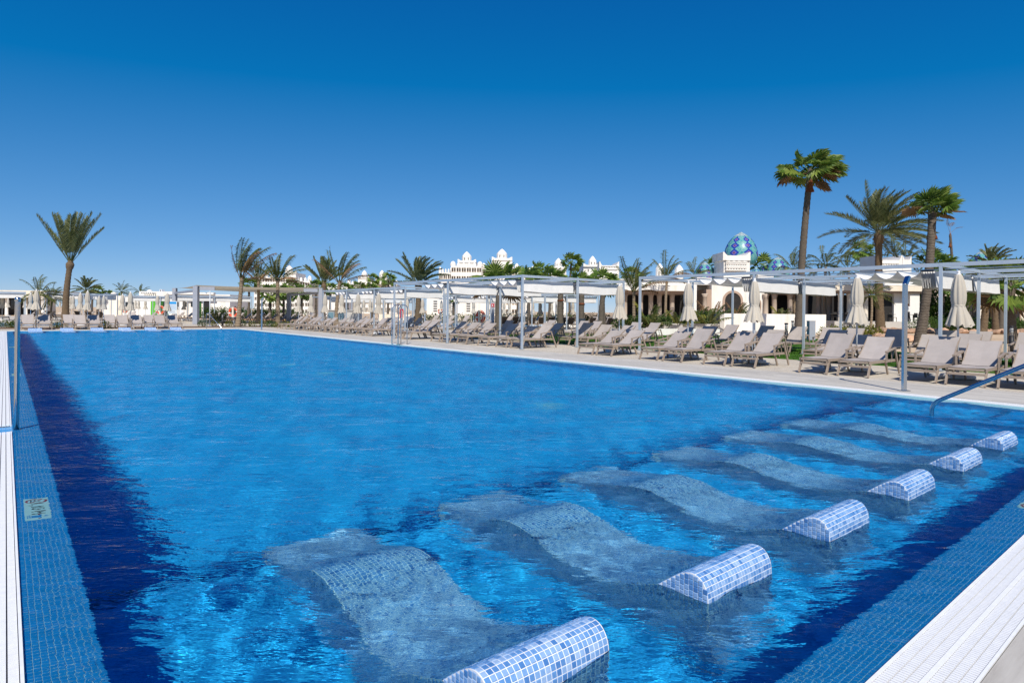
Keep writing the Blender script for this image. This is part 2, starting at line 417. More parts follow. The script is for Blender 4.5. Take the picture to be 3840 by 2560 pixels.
def plank_mat(name, along):
    m, n = newmat(name); p = wpos(n); oi = n.nodes.new('ShaderNodeObjectInfo'); gi = n.nodes.new('ShaderNodeNewGeometry')
    r = math_(n, 'ADD', oi.outputs['Random'], gi.outputs['Random Per Island'])
    mp = N(n, 'ShaderNodeMapping'); mp.inputs['Scale'].default_value = (1.2, 14, 1) if along == 'x' else (14, 1.2, 1)
    cb = N(n, 'ShaderNodeCombineXYZ'); L(n, math_(n, 'MULTIPLY', r, 37.), cb.inputs[2]); L(n, p, mp.inputs['Vector']); L(n, cb.outputs[0], mp.inputs['Location'])
    f = noise(n, 2.2, 6, .65, mp.outputs[0])
    c = ramp(n, f, [(.25, (.43,.40,.35)), (.5, (.53,.50,.445)), (.75, (.60,.57,.51))])
    k = math_(n, 'MULTIPLY_ADD', math_(n, 'FRACT', math_(n, 'MULTIPLY', r, 5.7)), .22, .84); cc = N(n, 'ShaderNodeCombineColor')
    for i in range(3): L(n, k, cc.inputs[i])
    return finish(m, n, mixc(n, 1., c, cc.outputs[0], 'MULTIPLY'), .6, .3, 0, f, .15, .002)
def lawn_mat():
    m, n = newmat('lawn'); p = wpos(n)
    f = noise(n, .8, 5, .6, p); g = noise(n, 40, 2, .6, p)
    c = ramp(n, math_(n, 'MULTIPLY_ADD', g, .4, math_(n, 'MULTIPLY', f, .6)), [(.3, (.025,.075,.008)), (.55, (.05,.13,.014)), (.75, (.11,.16,.03))])
    return finish(m, n, c, .9, .1, 0, g, .5, .03)
M['sand'] = sand_mat(); M['pavers'] = paver_mat(); M['plank_y'] = plank_mat('plank_along', 'y'); M['plank_x'] = plank_mat('plank_across', 'x'); M['lawn'] = lawn_mat()
M['soil'] = simple('soil', (.17,.10,.055), .95, .35, 9, .1, bump=.5)
def frame_sheet(X0, X1, Y0, Y1, x0, x1, y0, y1, z):
    m = MB()
    for (a, b_, c, d) in ((X0,X1,Y0,y0),(X0,X1,y1,Y1),(X0,x0,y0,y1),(x1,X1,y0,y1)):
        m.add([(a,c,z),(b_,c,z),(b_,d,z),(a,d,z)], [(0,1,2,3)])
    return m
GX0, GX1, GY0, GY1 = -.21, 12.71, .67, 44.90            # outer line of the drain grates
tag(frame_sheet(-2500, 2500, -2500, 2500, GX0, GX1, GY0, GY1, -.034).build('ground', M['sand']), 'pale sandy ground around the pools', kind='structure')
m = frame_sheet(-9, 19.2, -5, 48.9, GX0, GX1, GY0, GY1, -.012)
m.add([(19.2,31,-.012),(46,31,-.012),(46,80,-.012),(19.2,80,-.012)], [(0,1,2,3)]); m.add([(-60,52.2,-.012),(19.2,52.2,-.012),(19.2,110,-.012),(-60,110,-.012)], [(0,1,2,3)])
m.add([(17.8,48.9,-.012),(19.2,48.9,-.012),(19.2,52.2,-.012),(17.8,52.2,-.012)], [(0,1,2,3)])
tag(m.build('pool_deck', M['pavers']), 'beige block paving around the pool', kind='structure')
tag(MB().add([(-20,48.9,-.008),(17.8,48.9,-.008),(17.8,52.2,-.008),(-20,52.2,-.008)], [(0,1,2,3)]).build('planting_bed', M['soil']), 'brown soil bed behind the far loungers', kind='structure')
lawn = tag(MB().add([(19.2,-8,-.018),(25.8,-8,-.018),(26.6,6,-.018),(28.5,12.5,-.018),(37,15.5,-.018),(37,31,-.018),(19.2,31,-.018)], [(0,1,2,3,4,5,6)]).build('lawn', M['lawn']), 'green lawn behind the poolside loungers', kind='structure')
rg = np.random.default_rng(3); gm = MB()
for i in range(26000):
    x = rg.uniform(19.25, 36.9); y = rg.uniform(4, 30.9); a = rg.uniform(0, 6.28); h = rg.uniform(.03,.07); w = .012
    if x > 25.8 + max(0, y-6)*.4 + max(0, y-12.5)*2.5: x = 19.3 + (x-19.3)*.33
    gm.v += [(x-w*math.cos(a), y-w*math.sin(a), -.018), (x+w*math.cos(a), y+w*math.sin(a), -.018), (x+rg.normal(0,.02), y+rg.normal(0,.02), -.018+h)]
    k = 3*i; gm.f.append((k,k+1,k+2)); gm.m.append(0)
tag(gm.build('grass', simple('grass_blade', (.06,.15,.016), .7, .35, 3, .2, trans=.3)), 'short green grass of the lawn', 'grass', kind='stuff')
# deck planks: the largest as pieces, the rest joined
def planks(rects, mat, parent, keep):
    rects = sorted(rects, key=lambda r: ((r[0]+r[1])/2)**2 + ((r[2]+r[3])/2)**2)
    me = {}
    for i, (x0,x1,y0,y1) in enumerate(rects[:keep]):
        key = (round(x1-x0,3), round(y1-y0,3))
        if key not in me:
            hx, hy = key[0]/2, key[1]/2; me[key] = MB().box(-hx,hx,-hy,hy,-.009,0).mesh('plank', mat)
        link('plank', me[key], parent, ((x0+x1)/2, (y0+y1)/2, 0))
    if rects[keep:]:
        q = MB()
        for (x0,x1,y0,y1) in rects[keep:]: q.box(x0,x1,y0,y1,-.009,0)
        tag(q.build('planks', mat, parent), kind='stuff')
M['joint'] = simple('joint', (.22,.20,.18), .9, .15, 8)
pd = tag(MB().add([(GX1,GY0-2,-.010),(14.72,GY0-2,-.010),(14.72,48.8,-.010),(GX1,48.8,-.010)], [(0,1,2,3)]).build('plank_deck', M['joint']), 'pale wood-look plank paving beside the right pool edge', kind='structure')
R = []
for k in range(10):
    x0 = GX1 + .2*k; y = GY0 - 1.9 + (k*.47) % 1.2 - 1.2
    while y < 48.6:
        a, b_ = max(y, GY0-1.95), min(y+1.194, 48.75)
        if b_-a > .3: R.append((x0, x0+.196, a, b_))
        y += 1.2
planks(R, M['plank_y'], pd, 240)
pn = tag(MB().add([(GX0,-1.6,-.010),(GX1-.001,-1.6,-.010),(GX1-.001,GY0,-.010),(GX0,GY0,-.010)], [(0,1,2,3)]).build('plank_deck', M['joint']), 'pale wood-look plank paving in front of the near pool edge', kind='structure')
R = []
for k in range(10):
    y1 = GY0 - .004 - .2*k; x = GX0 - .3 + (k*.53) % 1.2 - .6
    while x < GX1-.3:
        a, b_ = max(x, GX0), min(x+1.194, GX1-.01)
        if b_-a > .3: R.append((a, b_, y1-.196, y1))
        x += 1.2
planks(R, M['plank_x'], pn, 60)
# ------------------------------------------------------------------ drain grates round the pool
def grate(x0, x1, y0, y1, along, txt, gap=None, pitch=.019):
    t = thing('drain_grate', txt, 'drain grate', ((x0+x1)/2, (y0+y1)/2, 0)); ox, oy = (x0+x1)/2, (y0+y1)/2
    fr, sl, bs = MB(), MB(), MB()
    spans = [(y0, y1) if along == 'y' else (x0, x1)]
    if gap: spans = [(spans[0][0], gap[0]), (gap[1], spans[0][1])]
    for (s0, s1) in spans:
        def B(m, a0, a1, b0, b1, z0, z1):      # a across, b along
            if along == 'y': m.box(a0-ox, a1-ox, b0-oy, b1-oy, z0, z1)
            else: m.box(b0-ox, b1-ox, a0-oy, a1-oy, z0, z1)
        c0, c1 = (x0, x1) if along == 'y' else (y0, y1)
        B(bs, c0+.001, c1-.001, s0, s1, -.05, -.028)
        for w0, w1 in ((0, .012), ((c1-c0)/2-.009, (c1-c0)/2+.009), (c1-c0-.012, c1-c0)): B(fr, c0+w0, c0+w1, s0, s1, -.027, .003)
        for k in range(1, 10):
            if k == 5: continue
            w = (c1-c0)*k/10; B(fr, c0+w-.0015, c0+w+.0015, s0, s1, -.024, -.012)
        a = s0 + pitch/2
        while a < s1:
            for h0, h1 in ((c0+.0125, (c0+c1)/2-.0095), ((c0+c1)/2+.0095, c1-.0125)):
                for k in range(3): B(sl, h0+(h1-h0)*k/3+.0028, h0+(h1-h0)*(k+1)/3-.0028, a-.006, a+.006, -.02, 0)
            a += pitch
    fr.build('frame', M['white_plastic'], t); tag(sl.build('slats', M['white_plastic'], t), kind='stuff'); bs.build('channel', M['grate_under'], t)
M['grate_under'] = simple('grate_under', (.24,.25,.27), .8, .1, 10)
grate(GX0, PX0-.002, GY0, GY1, 'y', 'white slatted drain grate along the left pool edge', (8.95, 9.5))
grate(PX0, PX1, GY0+.001, PY0-.002, 'x', 'white slatted drain grate along the near pool edge')
grate(PX1+.002, GX1-.001, GY0+.001, GY1, 'y', 'white slatted drain grate along the right pool edge', (22.2, 23.0), .03)
grate(PX0, PX1, PY1+.002, GY1-.001, 'x', 'white slatted drain grate along the far pool edge', None, .04)
receiver(tag(MB().box(GX0+.001, PX0+.01, 8.951, 9.499, -.06, -.03).box(PX1-.01, GX1-.002, 22.201, 22.999, -.06, -.03).build('overflow_notch', M['lip_tile']), 'blue tiled notch where the rail posts stand', kind='structure'))
# ------------------------------------------------------------------ steel rails and posts
def steel_mat():
    m, n = newmat('steel'); f = noise(n, 30, 3, .6, wpos(n))
    return finish(m, n, (.52,.55,.58), ramp(n, f, [(.3, (.16,.16,.16)), (.7, (.28,.28,.28))]), .5, 1.0)
M['steel'] = steel_mat()
def pipe(name, pts, r, txt, cat='handrail', n=12):
    t = thing(name, txt, cat, pts[0]); o = Vector(pts[0]); P = [Vector(p) - o for p in pts]
    MB().tube(P, r, n).build('rail', M['steel'], t, True)
    return t
t = pipe('handrail', [(.11,9.12,-.35),(.11,9.12,1.46),(.11,9.12,1.485),(.11,9.12,1.495)], .026, 'round steel post standing in the left pool edge')
MB().lathe([(.027,1.47),(.030,1.475),(.030,1.50),(.026,1.515),(.012,1.522)], 14).build('cap', M['steel'], t, True).location = (0,0,.35)
MB().lathe([(.05,-.03),(.05,-.022),(.028,-.015)], 14).build('flange', M['steel'], t, True).location = (0,0,.35)
def arc(p0, p1, p2, k=6):
    p0, p1, p2 = map(Vector, (p0, p1, p2)); return [tuple(p0*(1-s)**2 + p1*2*s*(1-s) + p2*s*s) for s in [i/k for i in range(k+1)]]
t = pipe('handrail', [(10.33,2.96,-.30),(10.33,2.96,.02)] + arc((10.33,2.96,.05),(10.33,2.96,.16),(10.33,2.85,.225)) + [(10.33,1.5,1.03)] + arc((10.33,1.42,1.08),(10.33,1.3,1.15),(10.33,1.15,1.15)) + [(10.33,.45,1.15)] + arc((10.33,.38,1.15),(10.33,.28,1.15),(10.33,.28,1.05)) + [(10.33,.28,-.02)], .028, 'slanting steel handrail rising from the water over the submerged steps', n=14)
MB().lathe([(.06,-.005),(.06,.008),(.03,.014)], 14).build('flange', M['steel'], t, True).location = (0, .28-2.96, .30)
lt = thing('pool_ladder', 'pair of slim steel ladder rails at the middle of the right edge', 'ladder', (12.42, 22.6, 0))
for s in (-.26, .26):
    MB().tube([(0,s,-.9),(0,s,1.45)] + arc((0,s,1.45),(0,s,1.62),(.17,s,1.62)) + arc((.25,s,1.62),(.42,s,1.62),(.42,s,1.45)) + [(.42,s,-.005)], .021, 10).build('rail', M['steel'], lt, True)
for z in (-.25,-.5,-.75): MB().box(-.04,.04,-.25,.25,z-.012,z+.012).build('rung', M['steel'], lt)
def bent_post(x, y, txt):
    t = thing('steel_post', txt, 'post', (x, y, 0), -YAW+.35)
    MB().bar((0,0,.008),(0,0,2.02),.085,.05,(0,1,0)).build('shaft', M['steel'], t)
    MB().bar((0.0,0,2.0),(.10,.02,2.16),.05,.085,(0,1,0)).build('bent_head', M['steel'], t)
    MB().box(-.09,.09,-.07,.07,.003,.016).build('base_plate', M['steel'], t)
bent_post(13.08, 4.2, 'tall brushed steel post with bent top on the right deck')
bent_post(12.95, 41.4, 'distant thin steel post with bent top near the far right corner')
t = thing('handrail', 'slanting steel rail with post at the far right corner of the pool', 'handrail', (10.55, 45.3, 0))
MB().tube([(0,.05,0),(0,.05,.95)] + arc((0,.05,.95),(0,.05,1.1),(.1,-.05,1.05)) + [(.62,-1.2,.1),(.66,-1.3,-.3)], .024, 8).build('rail', M['steel'], t, True)
# ------------------------------------------------------------------ depth signs set in the lip
M['sign_white'] = simple('sign_white', (.72,.74,.70), .3, .04, 20); M['sign_red'] = simple('sign_red', (.45,.04,.06), .3, .1, 20)
M['sign_black'] = simple('sign_black', (.01,.011,.015), .4, .1, 20); M['sign_blue'] = simple('sign_blue', (.02,.27,.60), .3, .1, 20)
def text_mesh(body, size, mat, name='lettering', ext=.0005):
    c = bpy.data.curves.new(name, 'FONT'); c.body = body; c.size = size; c.align_x = 'CENTER'; c.align_y = 'CENTER'; c.extrude = ext
    o = bpy.data.objects.new(name, c); COL.objects.link(o); bpy.context.view_layer.update()
    me = bpy.data.meshes.new_from_object(o.evaluated_get(bpy.context.evaluated_depsgraph_get())); bpy.data.objects.remove(o); bpy.data.curves.remove(c)
    me.materials.clear(); me.materials.append(mat); return me
DEPTH_TXT = text_mesh('1,10 M', .115, M['sign_black'])
def depth_sign(loc, rz, slope, txt):
    # local x runs along the edge as one reads it from the deck, local y towards the pool
    t = thing('depth_sign', txt, 'depth sign', loc, 0, 'depth signs set in the pool edge'); t.rotation_euler = Euler((slope, 0, rz), 'XYZ')
    def P(mb, name, mat): return receiver(mb.build(name, mat, t))
    P(MB().box(-.295,.295,-.075,.075,.003,.006), 'panel', M['sign_white'])
    m = MB(); n = 28; c = -.205
    for r0, r1 in ((.052,.068),):
        vs = [(c+r*math.cos(2*math.pi*k/n), r*math.sin(2*math.pi*k/n), .0075) for r in (r0, r1) for k in range(n)]
        m.add(vs, [(k, n+k, n+(k+1)%n, (k+1)%n) for k in range(n)])
    m.bar((c-.038,.038,.0072),(c+.038,-.038,.0072),.011,.001)
    P(m, 'ban_ring', M['sign_red'])
    m = MB().bar((c-.03,-.012,.0066),(c+.02,.022,.0066),.012,.0008)
    for k in range(3): m.bar((c-.03+.02*k,-.036,.0066),(c-.02+.02*k,-.028,.0066),.006,.0008); m.bar((c-.02+.02*k,-.028,.0066),(c-.01+.02*k,-.036,.0066),.006,.0008)
    P(m, 'diver', M['sign_black'])
    receiver(link('lettering', DEPTH_TXT, t, (.005, 0, .0078)))
    m = MB(); c = .215
    m.bar((c,-.04,.0072),(c,.018,.0072),.05,.001); m.bar((c-.045,.012,.0074),(c+.045,.012,.0074),.012,.001)
    k = 10; m.add([(c+.018*math.cos(2*math.pi*j/k), .046+.018*math.sin(2*math.pi*j/k), .0075) for j in range(k)], [tuple(range(k))])
    for j in range(4):
        for r in (-.052,-.064): m.bar((c-.04+.02*j,r,.007),(c-.03+.02*j,r+.008,.007),.004,.001); m.bar((c-.03+.02*j,r+.008,.007),(c-.02+.02*j,r,.007),.004,.001)
    P(m, 'swimmer', M['sign_blue'])
    P(MB().bar((c-.055,.005,.0076),(c-.04,.005,.0076),.014,.001).bar((c+.04,.005,.0076),(c+.055,.005,.0076),.014,.001), 'arm_bands', M['sign_red'])
lipang = math.atan2(LIPZ1-LIPZ0, LIPW); cz = LIPZ0 + .115*math.sin(lipang)
depth_sign((PX0+.115, 5.50, cz), -math.pi/2, lipang, 'white depth sign reading 1,10 M set in the left mosaic edge, nearest')
depth_sign((PX0+.115, 16.4, cz), -math.pi/2, lipang, 'second white depth sign along the left pool edge, beyond the steel post')
depth_sign((PX0+.115, 27.3, cz), -math.pi/2, lipang, 'third and farthest white depth sign along the left pool edge')
depth_sign((6.22, PY0+.115, cz), 0, lipang, 'white depth sign in the near mosaic edge at the right border')
# ------------------------------------------------------------------ sun loungers
def sling_mat():
    m, n = newmat('sling'); tc = n.nodes.new('ShaderNodeTexCoord'); oi = n.nodes.new('ShaderNodeObjectInfo')
    wv = N(n, 'ShaderNodeTexWave', Scale=70.0); wv.bands_direction = 'Y'; L(n, tc.outputs['Object'], wv.inputs['Vector'])
    f = noise(n, 4., 4, .6, wpos(n))
    c = ramp(n, f, [(.3, (.35,.315,.295)), (.7, (.40,.36,.338))])
    k = math_(n, 'MULTIPLY_ADD', oi.outputs['Random'], .14, .93); cc = N(n, 'ShaderNodeCombineColor')
    for i in range(3): L(n, k, cc.inputs[i])
    return finish(m, n, mixc(n, 1., c, cc.outputs[0], 'MULTIPLY'), .75, .2, 0, wv.outputs[0], .12, .002)
M['sling'] = sling_mat()
M['taupe'] = simple('taupe_frame', (.32,.255,.20), .45, .08, 12, .4, rnd=.06)
M['sling_dark'] = simple('dark_sling', (.12,.095,.08), .8, .12, 8, .2, rnd=.1)
def make_lounger(name, sling='sling', ang=44, parts=True):
    t = thing(name, 'x', 'sun lounger'); w = .33; zr = .33
    hx, hz, bl = 1.02, .345, .80; a = math.radians(ang); tx, tz = hx+bl*math.cos(a), hz+bl*math.sin(a)
    fr = MB()
    for s in (-1, 1):
        fr.bar((-.02,s*w,zr),(1.62,s*w,zr),.035,.062)
        fr.bar((hx,s*(w-.035),hz),(tx,s*(w-.035),tz),.022,.035,(0,0,1))
        fr.bar((1.5,s*(w-.04),zr),(hx+.52*math.cos(a),s*(w-.04),hz+.50*math.sin(a)),.014,.02)
    fr.bar((.0,-w,zr),(.0,w,zr),.04,.05); fr.bar((1.6,-w,zr),(1.6,w,zr),.04,.05); fr.bar((hx,-w,zr-.01),(hx,w,zr-.01),.03,.04)
    fr.bar((-.01,-w,.235),(-.01,w,.235),.025,.05); fr.bar((tx,-(w-.03),tz),(tx,w-.03,tz),.03,.03)
    arm, leg = [], []
    for s in (-1, 1):
        leg.append(MB().bar((.06,s*w,zr-.02),(-.075,s*w,0),.034,.06,(1,0,0)))
        leg.append(MB().bar((1.12,s*(w-.05),zr-.02),(1.27,s*(w-.05),0),.034,.055,(1,0,0)))
        q = w + .045
        arm.append(MB().bar((.90,s*q,zr-.035),(.90,s*q,.55),.03,.055,(1,0,0)).bar((.872,s*q,.552),(1.46,s*q,.635),.055,.03).bar((1.44,s*q,.62),(1.74,s*q,0),.03,.055,(1,0,0)))
    def strip(pts, hw, th):
        m = MB(); n = len(pts)
        for dz in (th, 0):
            for (x, z) in pts:
                for y in (-hw, 0, hw):
                    m.v.append((x, y, z+dz-(.012 if y == 0 else 0)))
        for i in range(n-1):
            for j in range(2):
                k = 3*i+j; m.f.append((k, k+3, k+4, k+1)); m.m.append(0)
                k2 = 3*n+k; m.f.append((k2, k2+1, k2+4, k2+3)); m.m.append(0)
        for i in range(n-1):
            for j in (0, 2):
                k = 3*i+j; q = (k, k+3*n, k+3*n+3, k+3); m.f.append(q if j == 0 else q[::-1]); m.m.append(0)
        return m
    seat = strip([(.0,zr+.034),(.25,zr+.028),(.6,zr+.024),(.9,zr+.026),(hx,hz+.004)], w-.018, .006)
    bk = [(hx + bl*k/5*math.cos(a) - .016*math.sin(math.pi*k/5)*math.sin(a)*-1 - .02*math.sin(a), hz + bl*k/5*math.sin(a) - .016*math.sin(math.pi*k/5)*math.cos(a) + .02*math.cos(a)) for k in range(6)]
    back = strip(bk, w-.03, .006)
    if parts:
        fr.build('frame', M['taupe'], t)
        for x in leg: x.build('leg', M['taupe'], t)
        for x in arm: x.build('armrest', M['taupe'], t)
    else:
        for x in leg + arm: fr.add(x.v, x.f)
        fr.build('frame', M['taupe'], t)
    seat.build('seat', M[sling], t); back.build('backrest', M[sling], t)
    return t
LG = {'low': make_lounger('sun_lounger', 'sling', 35), 'near': make_lounger('sun_lounger', 'sling', 41), 'steep': make_lounger('sun_lounger', 'sling', 47), 'far': make_lounger('sun_lounger', 'sling', 46, False), 'dark': make_lounger('sun_lounger', 'sling_dark', 48, False)}
LK = {k: kids_of(v) for k, v in LG.items()}; LUSED = set()
def lounger(kind, x, y, rz, label, group):
    if kind in LUSED: o = copy_tree(LG[kind], LK[kind])
    else: o = LG[kind]; LUSED.add(kind)
    o.location = (x, y, 0); o.rotation_euler = (0, 0, rz); o['label'] = label; o['group'] = group
    return o
rnd = random.Random(5)
g1 = 'loungers in the row along the right pool edge'
ycs = [2.05, 2.9, 3.77, 4.62, 5.92, 6.82, 8.7, 9.57, 10.9, 11.77, 13.65, 14.46, 18.16, 19.1, 20.22, 21.75, 23.05, 23.95, 26.45, 27.3, 30.6, 31.7, 33.8, 34.7, 36.2, 37.0, 38.7, 39.6, 41.2, 42.1, 43.6, 44.5]
vis = [y for y in ycs if y > 1.5]
for i, y in enumerate(ycs):
    lounger(rnd.choices(('near', 'steep', 'low'), (6, 3, 2))[0], 15.24 + rnd.uniform(-.06,.06), y, rnd.uniform(-.03,.03), 'taupe sun lounger on the deck, %s from the right in the poolside row' % ORD[i], g1)
g2 = 'loungers in the second row from the pool'
y2 = [2.3, 3.2, 5.0, 5.9, 7.6, 8.5, 10.5, 11.4, 13.0, 13.9, 15.6, 16.5, 17.9, 19.0, 20.8, 21.7, 23.6, 24.5, 26.2, 27.1, 30.2, 31.4, 33.4, 34.3, 36.4, 37.3, 39.8, 40.7]
for i, y in enumerate(y2):
    lounger(rnd.choices(('near', 'steep', 'low'), (5, 4, 2))[0], (18.55 if y > 15 else 18.75) + rnd.uniform(-.12,.12), y + rnd.uniform(-.08,.08), rnd.uniform(-.05,.05), 'taupe sun lounger, %s from the right in the second row behind the poolside' % ORD[i], g2)
g3 = 'loungers in the third row from the pool'
y3 = [3.5, 4.4, 5.6, 6.5, 7.9, 9.3, 10.2, 11.3, 12.8, 14.4, 18.4, 19.4, 22.2, 23.1, 25.6]
for i, y in enumerate(y3):
    lounger('steep', 22.6 + rnd.uniform(-.15,.15), y, rnd.uniform(-.06,.06), 'taupe sun lounger under the pergolas, %s from the right in the third row' % ORD[i], g3)
g4 = 'loungers facing the pool at its far end'
for i, (x, y) in enumerate([(1.06,46.55),(1.86,46.6),(3.67,46.5),(4.42,46.5),(5.98,46.4),(6.78,46.4),(8.12,46.3),(8.93,46.3),(3.2,48.1),(5.45,48.0),(7.75,47.9)]):
    lounger('near', x, y, math.pi/2, ('taupe sun lounger facing us at the far pool end, %s from the left' if i < 8 else 'taupe sun lounger set back behind the far end row, %s from the left') % ORD[i if i < 8 else i-8], g4)
# the farther terraces, seen from behind or from the side
g5 = 'dark backed loungers beyond the pergolas'
for i in range(14):
    x, y = W(1868 + 36*i + rnd.uniform(-5,5), 55 + (i % 3)*.5)
    lounger('dark', x, y, -YAW + math.pi/2 + math.pi + .35 + rnd.uniform(-.1,.1), 'dark brown lounger seen from behind, %s from the left beyond the tall pergola' % ORD[i], g5)
g6 = 'pale loungers around the second pool'
for i in range(16):
    x, y = W(1500 + 54*i + rnd.uniform(-8,8), 63 + (i % 2)*1.2)
    lounger('far', x, y, .25 + rnd.uniform(-.1,.1), 'pale lounger in the far rows behind the pergolas, %s from the left' % ORD[i], g6)
g7 = 'loungers on the terrace behind the shade sail'
for i in range(20):
    x, y = W(742 + 24*i + rnd.uniform(-4,4), 66 + (i % 2)*1.6)
    lounger('far', x, y, .0 + rnd.uniform(-.1,.1), 'small pale lounger behind the shade sail, %s from the left' % ORD[i], g7)
g8 = 'loungers around the far left pool'
for i in range(18):
    x, y = W(25 + 38*i + rnd.uniform(-5,5), 61 + (i % 3)*2.2)
    k = 'dark' if i in (0, 4, 5, 8, 9, 10) else 'far'
    lounger(k, x, y, (-YAW + math.pi/2 + math.pi) if k == 'dark' else rnd.choice((.2, -.5, 1.3)), 'lounger behind the far end row, %s from the left by the small pool' % ORD[i], g8)
# ------------------------------------------------------------------ closed parasols
def cloth_mat(name, c, tr=.12):
    m, n = newmat(name); f = noise(n, 3., 4, .6, wpos(n)); g = noise(n, 60, 3, .6)
    oi = n.nodes.new('ShaderNodeObjectInfo'); k = math_(n, 'MULTIPLY_ADD', oi.outputs['Random'], .10, .95); cc = N(n, 'ShaderNodeCombineColor')
    for i in range(3): L(n, k, cc.inputs[i])
    col = mixc(n, 1., ramp(n, f, [(.3, tuple(x*.93 for x in c)), (.7, c)]), cc.outputs[0], 'MULTIPLY')
    return finish(m, n, col, .85, .15, 0, g, .15, .003, tr)
M['parasol'] = cloth_mat('parasol_cloth', (.53,.485,.41)); M['canvas'] = cloth_mat('white_canvas', (.86,.85,.82), .15); M['sail'] = cloth_mat('sail_cloth', (.66,.60,.48), .2)
M['base_white'] = simple('parasol_base', (.70,.70,.69), .6, .08, 5); M['grey_pole'] = simple('grey_pole', (.52,.56,.60), .4, .06, 5, .5)
def make_parasol(seed, near=True):
    r = random.Random(seed); t = thing('closed_parasol', 'x', 'parasol')
    MB().lathe([(.30,0),(.345,.012),(.345,.055),(.32,.085),(.10,.105),(.05,.11)], 20).build('base', M['base_white'], t, True)
    MB().lathe([(.028,.10),(.028,.36),(.038,.365),(.038,.43),(.024,.435)], 10).build('collar', M['base_white'], t, True)
    MB().tube([(0,0,.1),(0,0,2.36)], .021, 8).build('pole', M['grey_pole'], t, True)
    nf = 9; ph = [r.uniform(-.25,.25) for _ in range(40)]; n = 54 if near else 27
    prof = [(.238,1.20),(.228,1.245),(.206,1.33),(.176,1.44),(.148,1.55),(.128,1.635),(.120,1.66),(.127,1.69),(.140,1.78),(.143,1.9),(.133,2.05),(.110,2.2),(.080,2.32),(.055,2.375)]
    sway = [r.uniform(-.02,.02) for _ in prof]
    am = [.20,.20,.19,.17,.12,.07,.05,.07,.11,.12,.12,.10,.07,.02]
    lop = r.uniform(0, 6.28); lk = r.uniform(.05,.22)
    def fn(th, i):
        f = abs(math.sin(nf*th/2 + ph[i % 5]*.4 + i*.04))
        return 1 + am[i]*(2*f-1.1) + (lk*math.cos(th-lop) if i < 4 else 0) + am[i]*.35*math.sin(23*th+ph[i])*(i < 6)
    m = MB(); m.lathe(prof, n, fn=fn); 
    # ragged hem
    for j in range(n):
        x, y, z = m.v[j]; m.v[j] = (x, y, z + .035*math.sin(nf*2*math.pi*j/n*1 + seed) + r.uniform(-.012,.012))
    m.f.pop(-2); m.m.pop()
    c = m.build('canopy', M['parasol'], t, True)
    MB().lathe([(.126,1.635),(.131,1.64),(.131,1.675),(.126,1.68)], 18).build('strap', M['parasol'], c, True)
    MB().lathe([(.055,2.36),(.058,2.375),(.034,2.395),(.03,2.41),(.036,2.425),(.034,2.45),(.016,2.463)], 12).build('finial', M['base_white'], c, True)
    return t
PS = [make_parasol(s) for s in (1, 2, 3, 4)] + [make_parasol(s, False) for s in (5, 6)]; PK = [kids_of(p) for p in PS]; PUSED = set()
def parasol(i, x, y, label, group, s=1.0):
    if i in PUSED: o = copy_tree(PS[i], PK[i])
    else: o = PS[i]; PUSED.add(i)
    o.location = (x, y, 0); o.rotation_euler = (0, 0, (x*7.3+y*3.1) % 6.28); o['label'] = label; o['group'] = group; o.scale = (s,s,s)
gp1 = 'closed parasols between the poolside loungers'
for i, y in enumerate([1.9, 4.33, 6.5, 9.3, 11.55, 14.4, 32.7, 35.4, 37.8, 40.5, 43.0, 45.4]):
    if y < 2: continue
    parasol((i*3) % 4, 16.86, y, 'closed beige parasol by the pool edge, %s from the right' % ORD[i-1], gp1)
gp2 = 'closed parasols at the far end of the pool'
for i, (x, y) in enumerate([(1.46,46.9),(4.05,46.9),(6.38,46.8),(8.52,46.7)]):
    parasol(i, x, y+.6, 'closed beige parasol among the far end loungers, %s from the left' % ORD[i], gp2)
gp3 = 'closed parasols around the far left pool'
for i, (u, v) in enumerate([(8,1106),(30,1118),(92,1120),(115,1097),(143,1107),(178,1122),(225,1130),(264,1109),(274,1107),(301,1096),(371,1108),(389,1107),(459,1101),(508,1124),(520,1123),(545,1121),(590,1105),(660,1120),(690,1119)]):
    Z = min(95, 2.46*F/max(26, (1150 - v)*2.1)); Z = (2.46-CAMH)*F/max(20, HY + ROLL*(u-CX) - v)
    parasol(4 + i % 2, *W(u, Z), 'small closed parasol beyond the far end row, %s from the left' % ORD[i], gp3)
gp4 = 'closed parasols beyond the pergolas'
for i, (u, v) in enumerate([(1262,1118),(1302,1124),(1330,1124),(1364,1121),(1388,1121),(1400,1122),(1440,1121),(1480,1123),(1503,1124),(1527,1117),(1563,1128),(1584,1117),(1655,1126),(1686,1128),(1776,1128),(1860,1130),(1890,1130),(1910,1132),(1949,1128),(1980,1132),(1998,1128),(2026,1125),(2068,1130),(2092,1129),(2148,1126),(2170,1127)]):
    Z = (2.46-CAMH)*F/max(20, HY + ROLL*(u-CX) - v)
    parasol(4 + i % 2, *W(u, Z), 'small closed parasol in the rows behind the pergolas, %s from the left' % ORD[i], gp4)
